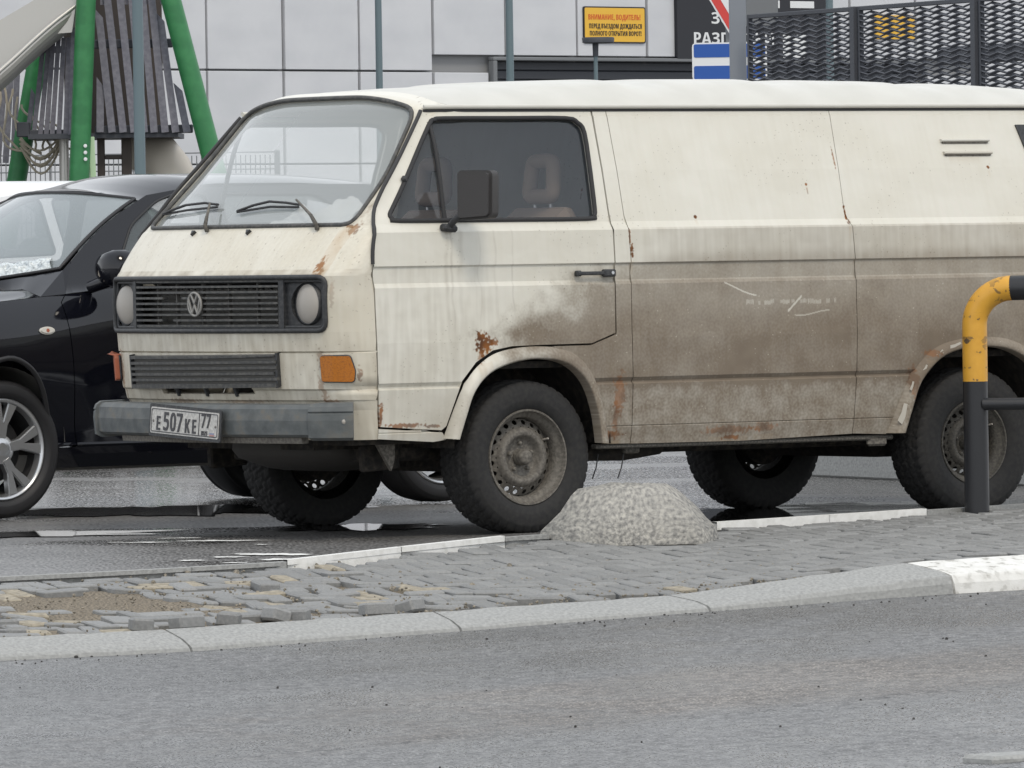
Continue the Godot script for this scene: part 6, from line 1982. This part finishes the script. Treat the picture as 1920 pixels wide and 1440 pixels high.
func build_enclosure() -> void:
	var yaw := deg_to_rad(-66.0)
	var en := base("mesh_enclosure", Vector3(1.329, 0.0, -44.3), yaw)
	tag(en, "dark grey expanded metal screen on steel posts with concrete base", "fence")
	var top := 2.53
	var mb := MB.new()
	mb.box(Transform3D(Basis(Vector3.UP, -yaw), Vector3(-0.156, 1.6, -0.018)), Vector3(0.092, 3.2, 0.10), 0.004)
	put(mb, "corner_column", M.column, en)
	mb = MB.new()
	mb.box(Transform3D(Basis(Vector3.UP, -yaw), Vector3(-0.777, 2.95, -0.469)), Vector3(0.18, 0.92, 0.06), 0.004)
	put(mb, "header_panel", M.steel_grey, en)
	mb = MB.new()
	mb.box(Transform3D(Basis(), Vector3(2.0, 0.21, 0.0)), Vector3(4.4, 0.43, 0.16), 0.01)
	put(mb, "base_wall", M.concrete, en)
	for face_ in 2: # the side towards the lot and the parallel side behind it
		var zo := 0.0 if face_ == 0 else -2.6
		var frame: Material = M.anthracite
		var posts := [0.03, 1.40, 2.81, 4.2]
		for k in 3:
			var pn := base("mesh_panel", Vector3(0, 0, zo), 0.0, en)
			var x0: float = posts[k]; var x1: float = posts[k + 1]
			for q in [[Vector3((x0 + x1) / 2, top - 0.012, 0), Vector3(x1 - x0, 0.024, 0.03)], [Vector3((x0 + x1) / 2, 0.46, 0), Vector3(x1 - x0, 0.04, 0.03)], [Vector3(x1 - 0.03, (top + 0.46) / 2, 0.012), Vector3(0.05, top - 0.46, 0.05)], [Vector3(x0 + 0.012, (top + 0.46) / 2, 0.002), Vector3(0.02, top - 0.46, 0.03)]]:
				mb = MB.new()
				mb.box(Transform3D(Basis(), q[0]), q[1], 0.003)
				put(mb, "frame_bar", frame, pn)
			mb = MB.new()
			var cw := 0.19; var ch := 0.031
			var nx := int(round((x1 - x0 - 0.05) / cw)); cw = (x1 - x0 - 0.05) / nx
			var y0 := 0.5 if face_ == 1 else 1.6
			var ny := int((top - 0.03 - y0) / ch)
			for i in nx:
				for j in ny:
					var c := Vector3(x0 + 0.02 + cw * (i + 0.5), y0 + ch * (j + 0.5), 0.0)
					for e in [[-0.5, 0.0, 0.0, 0.5], [0.0, 0.5, 0.5, 0.0], [0.5, 0.0, 0.0, -0.5], [0.0, -0.5, -0.5, 0.0]]:
						var a := c + Vector3(e[0] * cw, e[1] * ch, -0.006 * signf(e[1] + e[3])); var b := c + Vector3(e[2] * cw, e[3] * ch, -0.006 * signf(e[1] + e[3]))
						var d := (b - a).normalized()
						var bs := Basis(d, Vector3(0, 0, 1).cross(d).normalized(), Vector3(0, 0, 1)) * Basis(Vector3.RIGHT, 0.6)
						mb.box(Transform3D(bs, (a + b) * 0.5), Vector3(a.distance_to(b) + 0.006, 0.0065, 0.016))
			put(mb, "expanded_metal", M.mesh, pn)
			if face_ == 0: # below the van's roofline the screen is closed by sheet
				mb = MB.new()
				mb.box(Transform3D(Basis(), Vector3((x0 + x1) / 2, 1.04, 0.0)), Vector3(x1 - x0 - 0.02, 1.12, 0.012))
				put(mb, "sheet_panel", M.anthracite, pn)
	# roof beams and inner columns
	for q in [[Vector3(2.0, 2.30, -1.3), Vector3(4.3, 0.10, 0.10)], [Vector3(0.9, 1.25, -1.8), Vector3(0.10, 2.5, 0.10)], [Vector3(2.3, 1.25, -1.8), Vector3(0.10, 2.5, 0.10)], [Vector3(3.4, 1.25, -1.8), Vector3(0.10, 2.5, 0.10)], [Vector3(2.0, 1.95, -2.2), Vector3(4.3, 0.05, 0.05)]]:
		mb = MB.new()
		mb.box(Transform3D(Basis(), q[0]), q[1], 0.006)
		put(mb, "beam", M.anthracite, en)

func build_play_tower() -> void:
	var Z := -80.0
	var o := Vector3(-3.9, 0.0, Z)
	var pt := base("play_tower", o)
	tag(pt, "playground tower with leaning green poles and dark slatted walls", "play tower")
	var leg := func(a: Vector2, b: Vector2, z0: float, z1: float, r: float) -> void:
		# a line through two seen points, carried to the ground and up
		var d := (a - b) / (a.y - b.y)
		var g := b - d * b.y; var tp := b + d * (6.2 - b.y)
		var m := MB.new()
		m.tube(PackedVector3Array([Vector3(g.x, 0, z1) - Vector3(o.x, 0, 0), Vector3(tp.x, 6.2, z0) - Vector3(o.x, 0, 0)]), r * 1.06, 24, false, r * 0.94)
		put(m, "pole", M.green, pt)
	leg.call(Vector2(-4.184, 3.801), Vector2(-4.277, 1.991), 0.15, 0.45, 0.100)
	leg.call(Vector2(-3.342, 3.788), Vector2(-2.962, 2.237), 0.1, 0.4, 0.102)
	leg.call(Vector2(-4.736, 3.33), Vector2(-4.992, 1.975), -0.9, -1.1, 0.098)
	leg.call(Vector2(-3.72, 3.6), Vector2(-3.63, 2.0), -1.3, -1.5, 0.095)
	var slat := func(b: Vector2, t: Vector2, zb: float, zt: float, w: float, cut: float) -> void:
		var m := MB.new()
		var A := Vector3(b.x - o.x, b.y, zb); var B := Vector3(t.x - o.x, t.y, zt)
		var d := (B - A).normalized()
		var side := d.cross(Vector3(0, 0, 1)).normalized()
		var bs := Basis(side, d, side.cross(d))
		m.extrude(Transform3D(bs, A), PackedVector2Array([Vector2(-w / 2, 0), Vector2(w / 2, 0), Vector2(w / 2, A.distance_to(B)), Vector2(-w / 2, A.distance_to(B) + cut)]), -0.02, 0.02)
		put(m, "slat", M.slat, pt)
	var bot := [-4.075, -3.955, -3.844, -3.735, -3.634, -3.535, -3.425, -3.32, -3.206]
	var tops := [[-4.07, 2.93], [-4.07, 3.62], [-3.99, 3.85], [-3.90, 4.3], [-3.80, 4.6], [-3.69, 4.6], [-3.585, 4.3], [-3.455, 3.572], [-3.285, 2.87]]
	for k in bot.size():
		slat.call(Vector2(bot[k], 2.475 - 0.0015 * k), Vector2(tops[k][0] if k < 7 else tops[k][0], tops[k][1]), 0.06, 0.0, 0.072, 0.10 if k > 5 or k < 2 else 0.0)
	for k in 4: slat.call(Vector2(-4.02 + 0.2 * k, 3.75), Vector2(-3.98 + 0.17 * k, 5.2), -0.03, -0.06, 0.075, 0.0)
	var lb := [-4.824, -4.761, -4.691, -4.629, -4.567, -4.497, -4.427, -4.372]
	var lt := [[-4.77, 2.877], [-4.645, 3.435], [-4.59, 3.434], [-4.544, 3.433], [-4.489, 3.433], [-4.435, 3.432], [-4.38, 3.431], [-4.318, 3.85]]
	for k in lb.size(): slat.call(Vector2(lb[k], 2.457), Vector2(lt[k][0], lt[k][1]), -0.35 + 0.05 * k, -0.4 + 0.05 * k, 0.046, 0.06 if k == 0 else 0.0)
	for k in 5: slat.call(Vector2(-5.35 + 0.08 * k, 2.2), Vector2(-5.2 + 0.06 * k, 3.25 + 0.05 * k), -1.3, -1.3, 0.06, 0.0)
	# beams and deck
	for q in [[Vector3(-3.64, 2.50, -0.02), Vector3(0.98, 0.085, 0.06)], [Vector3(-3.74, 3.36, -0.06), Vector3(0.80, 0.09, 0.06)], [Vector3(-4.60, 2.48, -0.28), Vector3(0.66, 0.07, 0.06)], [Vector3(-4.48, 3.32, -0.36), Vector3(0.42, 0.07, 0.06)], [Vector3(-4.86, 2.52, -0.30), Vector3(0.13, 0.15, 0.12)]]:
		var m := MB.new()
		m.box(Transform3D(Basis(), q[0] - Vector3(o.x, 0, 0)), q[1], 0.01)
		put(m, "beam", M.anthracite, pt)
	var mb := MB.new()
	mb.box(Transform3D(Basis(), Vector3(-0.15, 2.445, -0.75)), Vector3(1.5, 0.05, 1.5))
	put(mb, "deck", M.anthracite, pt)
	mb = MB.new()
	mb.box(Transform3D(Basis(), Vector3(-0.1, 3.2, -1.3)), Vector3(1.0, 1.5, 0.05))
	put(mb, "back_wall", M.wood, pt)
	# ladder under the deck
	var lad := base("ladder", Vector3.ZERO, 0.0, pt)
	for x in [-4.085, -3.83]:
		mb = MB.new()
		mb.box(Transform3D(Basis(), Vector3(x - o.x, 1.24, -0.25)), Vector3(0.075 if x < -4 else 0.10, 2.44, 0.08), 0.01)
		put(mb, "stile", M.wood, lad)
	for k in 8:
		mb = MB.new()
		mb.box(Transform3D(Basis(), Vector3(-3.95 - o.x, 0.2 + 0.29 * k, -0.25)), Vector3(0.2, 0.045, 0.05), 0.008)
		put(mb, "rung", M.wood, lad)
	mb = MB.new()
	mb.tube(PackedVector3Array([Vector3(-4.465 - o.x, 0, -0.4), Vector3(-4.465 - o.x, 2.45, -0.4)]), 0.048, 16)
	put(mb, "steel_post", M.slide_metal, pt)
	# marks on the pole
	for k in 3:
		mb = MB.new()
		mb.lathe(Transform3D(Basis(Vector3.RIGHT, PI / 2), Vector3(-4.205 - o.x, 2.338 - 0.066 * k, 0.445)), PackedVector2Array([Vector2(0.019, 0), Vector2(0.017, 0.014), Vector2(0, 0.016)]), 14)
		put(mb, "pole_stud", M.sign_white, pt)
	mb = MB.new()
	mb.box(Transform3D(Basis(Vector3.BACK, 0.03), Vector3(-4.145 - o.x, 2.22, 0.30)), Vector3(0.06, 0.42, 0.02), 0.006)
	put(mb, "name_plate", M.glow_tag, pt)
	# open chute that comes down towards the lot
	mb = MB.new()
	var rows := []
	for k in 15:
		var t := k / 14.0
		var c := Vector3(lerpf(-4.30, -5.9, t), lerpf(3.74, 2.42, t) + 0.02 * sin(t * 9.0), lerpf(-0.15, 0.45, t))
		var r := []
		for j in 15:
			var a := lerpf(-0.15, PI + 0.15, j / 14.0)
			r.append(c - Vector3(o.x, 0, 0) + Vector3(0.05 * cos(a), -0.20 * sin(a), 0.30 * cos(a)))
		rows.append(r)
	for k in 14:
		for j in 14:
			var nn: Vector3 = (rows[k][j + 1] - rows[k][j]).cross(rows[k + 1][j] - rows[k][j]).normalized()
			if nn.z < 0: nn = -nn
			mb.quad(rows[k][j], rows[k][j + 1], rows[k + 1][j + 1], rows[k + 1][j], nn, nn, nn, nn)
	for s in [0, 14]:
		var rail := PackedVector3Array()
		for k in 15: rail.append(rows[k][s])
		mb.tube(rail, 0.022, 8)
	put(mb, "chute", M.slide_metal, pt)
	mb = MB.new() # side cheek of the chute
	var cheek := PackedVector2Array([Vector2(-5.9, 2.55), Vector2(-5.07, 3.07), Vector2(-4.62, 3.455), Vector2(-4.335, 3.475), Vector2(-4.28, 3.82), Vector2(-4.45, 3.95), Vector2(-5.062, 3.60), Vector2(-5.9, 2.95)])
	for i in cheek.size(): cheek[i].x -= o.x
	mb.extrude(Transform3D(Basis(), Vector3(0, 0, 0.16)), cheek, -0.02, 0.02)
	put(mb, "chute_cheek", M.slide_metal, pt)
	# tube slide behind
	mb = MB.new()
	mb.tube(shifted([Vector3(-3.72, 2.33, -0.9), Vector3(-3.55, 2.25, -0.7), Vector3(-3.43, 2.10, -0.55), Vector3(-3.33, 1.88, -0.45), Vector3(-3.22, 1.5, -0.4), Vector3(-2.95, 1.0, -0.35), Vector3(-2.5, 0.5, -0.3), Vector3(-2.0, 0.35, -0.3)], o.x), 0.24, 24)
	put(mb, "tube_slide", M.slide_tube, pt)
	# rope net hanging on the far side
	var net := base("rope_net", Vector3.ZERO, 0.0, pt)
	for k in 7:
		mb = MB.new()
		var rp := PackedVector3Array()
		for j in 13:
			var t := j / 12.0
			rp.append(Vector3(lerpf(-5.25 + 0.10 * k, -4.98 + 0.09 * k, t) - o.x + 0.07 * sin(t * 7.0 + k), lerpf(3.1 - 0.08 * k, 2.32, t) - 0.25 * sin(PI * t) * (k % 2), -0.7))
		mb.tube(rp, 0.013, 6)
		put(mb, "rope", M.rope, net)
	for k in 6:
		mb = MB.new()
		var rp := PackedVector3Array()
		for j in 9:
			var t := j / 8.0
			rp.append(Vector3(lerpf(-4.92, -4.52, t) - o.x, 2.43 - 0.04 * (k % 3) - (0.12 + 0.03 * k) * sin(PI * t), -0.55 - 0.05 * k))
		mb.tube(rp, 0.013, 6)
		put(mb, "rope", M.rope, net)
	# mesh fence behind the play area
	var fe := base("wire_fence", Vector3(0, 0, -90.0))
	tag(fe, "grey wire mesh fence behind the play tower", "fence")
	for k in 5:
		mb = MB.new()
		mb.box(Transform3D(Basis(), Vector3(-7.0 + 1.1 * k, 1.2, 0)), Vector3(0.06, 2.4, 0.06), 0.005)
		put(mb, "fence_post", M.steel_grey, fe)
	for k in 4:
		mb = MB.new()
		for i in 20: mb.box(Transform3D(Basis(), Vector3(-7.0 + 1.1 * k + 0.055 * (i + 0.5), 1.2, 0)), Vector3(0.012, 2.3, 0.012))
		for i in 13: mb.box(Transform3D(Basis(), Vector3(-6.45 + 1.1 * k, 0.1 + 0.19 * i, 0.008)), Vector3(1.06, 0.014, 0.012))
		put(mb, "fence_mesh", M.steel_grey, fe)

func shifted(a: Array, x: float) -> PackedVector3Array:
	var o := PackedVector3Array()
	for p in a: o.append(p - Vector3(x, 0, 0))
	return o

# ---------- puddles, worn markings, litter ----------

func blob(c: Vector2, rx: float, rz: float, turn: float, sd: float, rough: float) -> PackedVector2Array:
	var o := PackedVector2Array()
	for k in 64:
		var a := TAU * k / 64
		var r := 1.0 + rough * n1.get_noise_2d(cos(a) * 1.6 + sd, sin(a) * 1.6 - sd) + 0.4 * rough * n2.get_noise_2d(cos(a) * 6.0 + sd, sin(a) * 6.0)
		o.append(c + Vector2(cos(a) * rx * r, sin(a) * rz * r).rotated(turn))
	return o

func build_details() -> void:
	# standing water: x, z, half sizes
	for q in [[-0.72, -36.45, 0.36, 0.42, 0.0, 3.0], [1.35, -37.6, 0.75, 1.15, 0.4, 5.0], [2.1, -38.2, 0.8, 0.8, 0.2, 14.0], [-1.7, -39.2, 0.9, 0.7, 0.2, 21.0], [-2.3, -36.2, 0.7, 0.35, 0.0, 27.0]]:
		var mb := MB.new()
		var pl := blob(Vector2(q[0], q[1]), q[2], q[3], q[4], q[5], 0.55)
		var ix := Geometry2D.triangulate_polygon(pl)
		for i in range(0, ix.size(), 3):
			var P := []
			for k in 3: P.append(Vector3(pl[ix[i + k]].x, lot_y(pl[ix[i + k]].x, pl[ix[i + k]].y) + 0.005, pl[ix[i + k]].y))
			mb.tri(P[0], P[1], P[2], Vector3.UP, Vector3.UP, Vector3.UP)
		struct(put(mb, "puddle", M.water))
	# what is left of a painted bay line
	var line := base("bay_marking")
	struct(line)
	for q in [[-1.62, -34.95, 0.10, 0.03, 0.05], [-1.30, -35.05, 0.17, 0.05, 0.0], [-1.02, -34.1, 0.16, 0.06, 0.1], [-1.00, -33.75, 0.07, 0.05, 0.0], [-1.22, -33.95, 0.07, 0.03, 0.0], [-1.36, -33.75, 0.05, 0.03, 0.0], [-1.48, -35.4, 0.09, 0.03, 0.0], [-1.17, -33.55, 0.06, 0.025, 0.0], [-1.1, -34.75, 0.03, 0.02, 0.0], [-1.75, -35.0, 0.03, 0.02, 0.0]]:
		var mb := MB.new()
		var pl := blob(Vector2(q[0], q[1]), q[2], q[3], q[4], q[0] * 9.0 + q[1], 0.8)
		var ix := Geometry2D.triangulate_polygon(pl)
		for i in range(0, ix.size(), 3):
			var P := []
			for k in 3: P.append(Vector3(pl[ix[i + k]].x, lot_y(pl[ix[i + k]].x, pl[ix[i + k]].y) + 0.005, pl[ix[i + k]].y))
			mb.tri(P[0], P[1], P[2], Vector3.UP, Vector3.UP, Vector3.UP)
		put(mb, "paint_patch", M.line_paint, line)
	# small stones on road and lot
	var mb := MB.new()
	for k in 130:
		var x := rng.randf_range(-2.4, 2.4)
		var f := path3(kerb_foot, x)
		var z := f.z + 0.05 + rng.randf() * 8.5
		if k % 3 > 0: z = f.z + 0.02 + rng.randf() * rng.randf() * 1.0
		var r := rng.randf_range(0.0015, 0.004) * (1.6 if rng.randf() < 0.06 else 1.0)
		mb.box(Transform3D(Basis(Vector3(rng.randf(), rng.randf(), rng.randf()).normalized(), rng.randf() * 6.0), Vector3(x, road_y(x) + r * 0.6, z)), Vector3(r * 2.6, r * 1.8, r * 2.0), r * 0.5)
	var st := put(mb, "gravel", M.dark_stone)
	st.set_meta("kind", "stuff")
	tag(st, "small stones scattered over the road surface", "gravel")
	# kerb on the near side of the road, just entering the picture
	var kb := base("near_kerb")
	struct(kb)
	for k in 4:
		mb = MB.new()
		mb.box(Transform3D(Basis(Vector3.UP, 0.62), Vector3(1.70 + 0.82 * k, -0.222, -22.85 - 0.585 * k)), Vector3(0.99, 0.06, 0.15), 0.01)
		put(mb, "kerb_stone", M.concrete, kb)
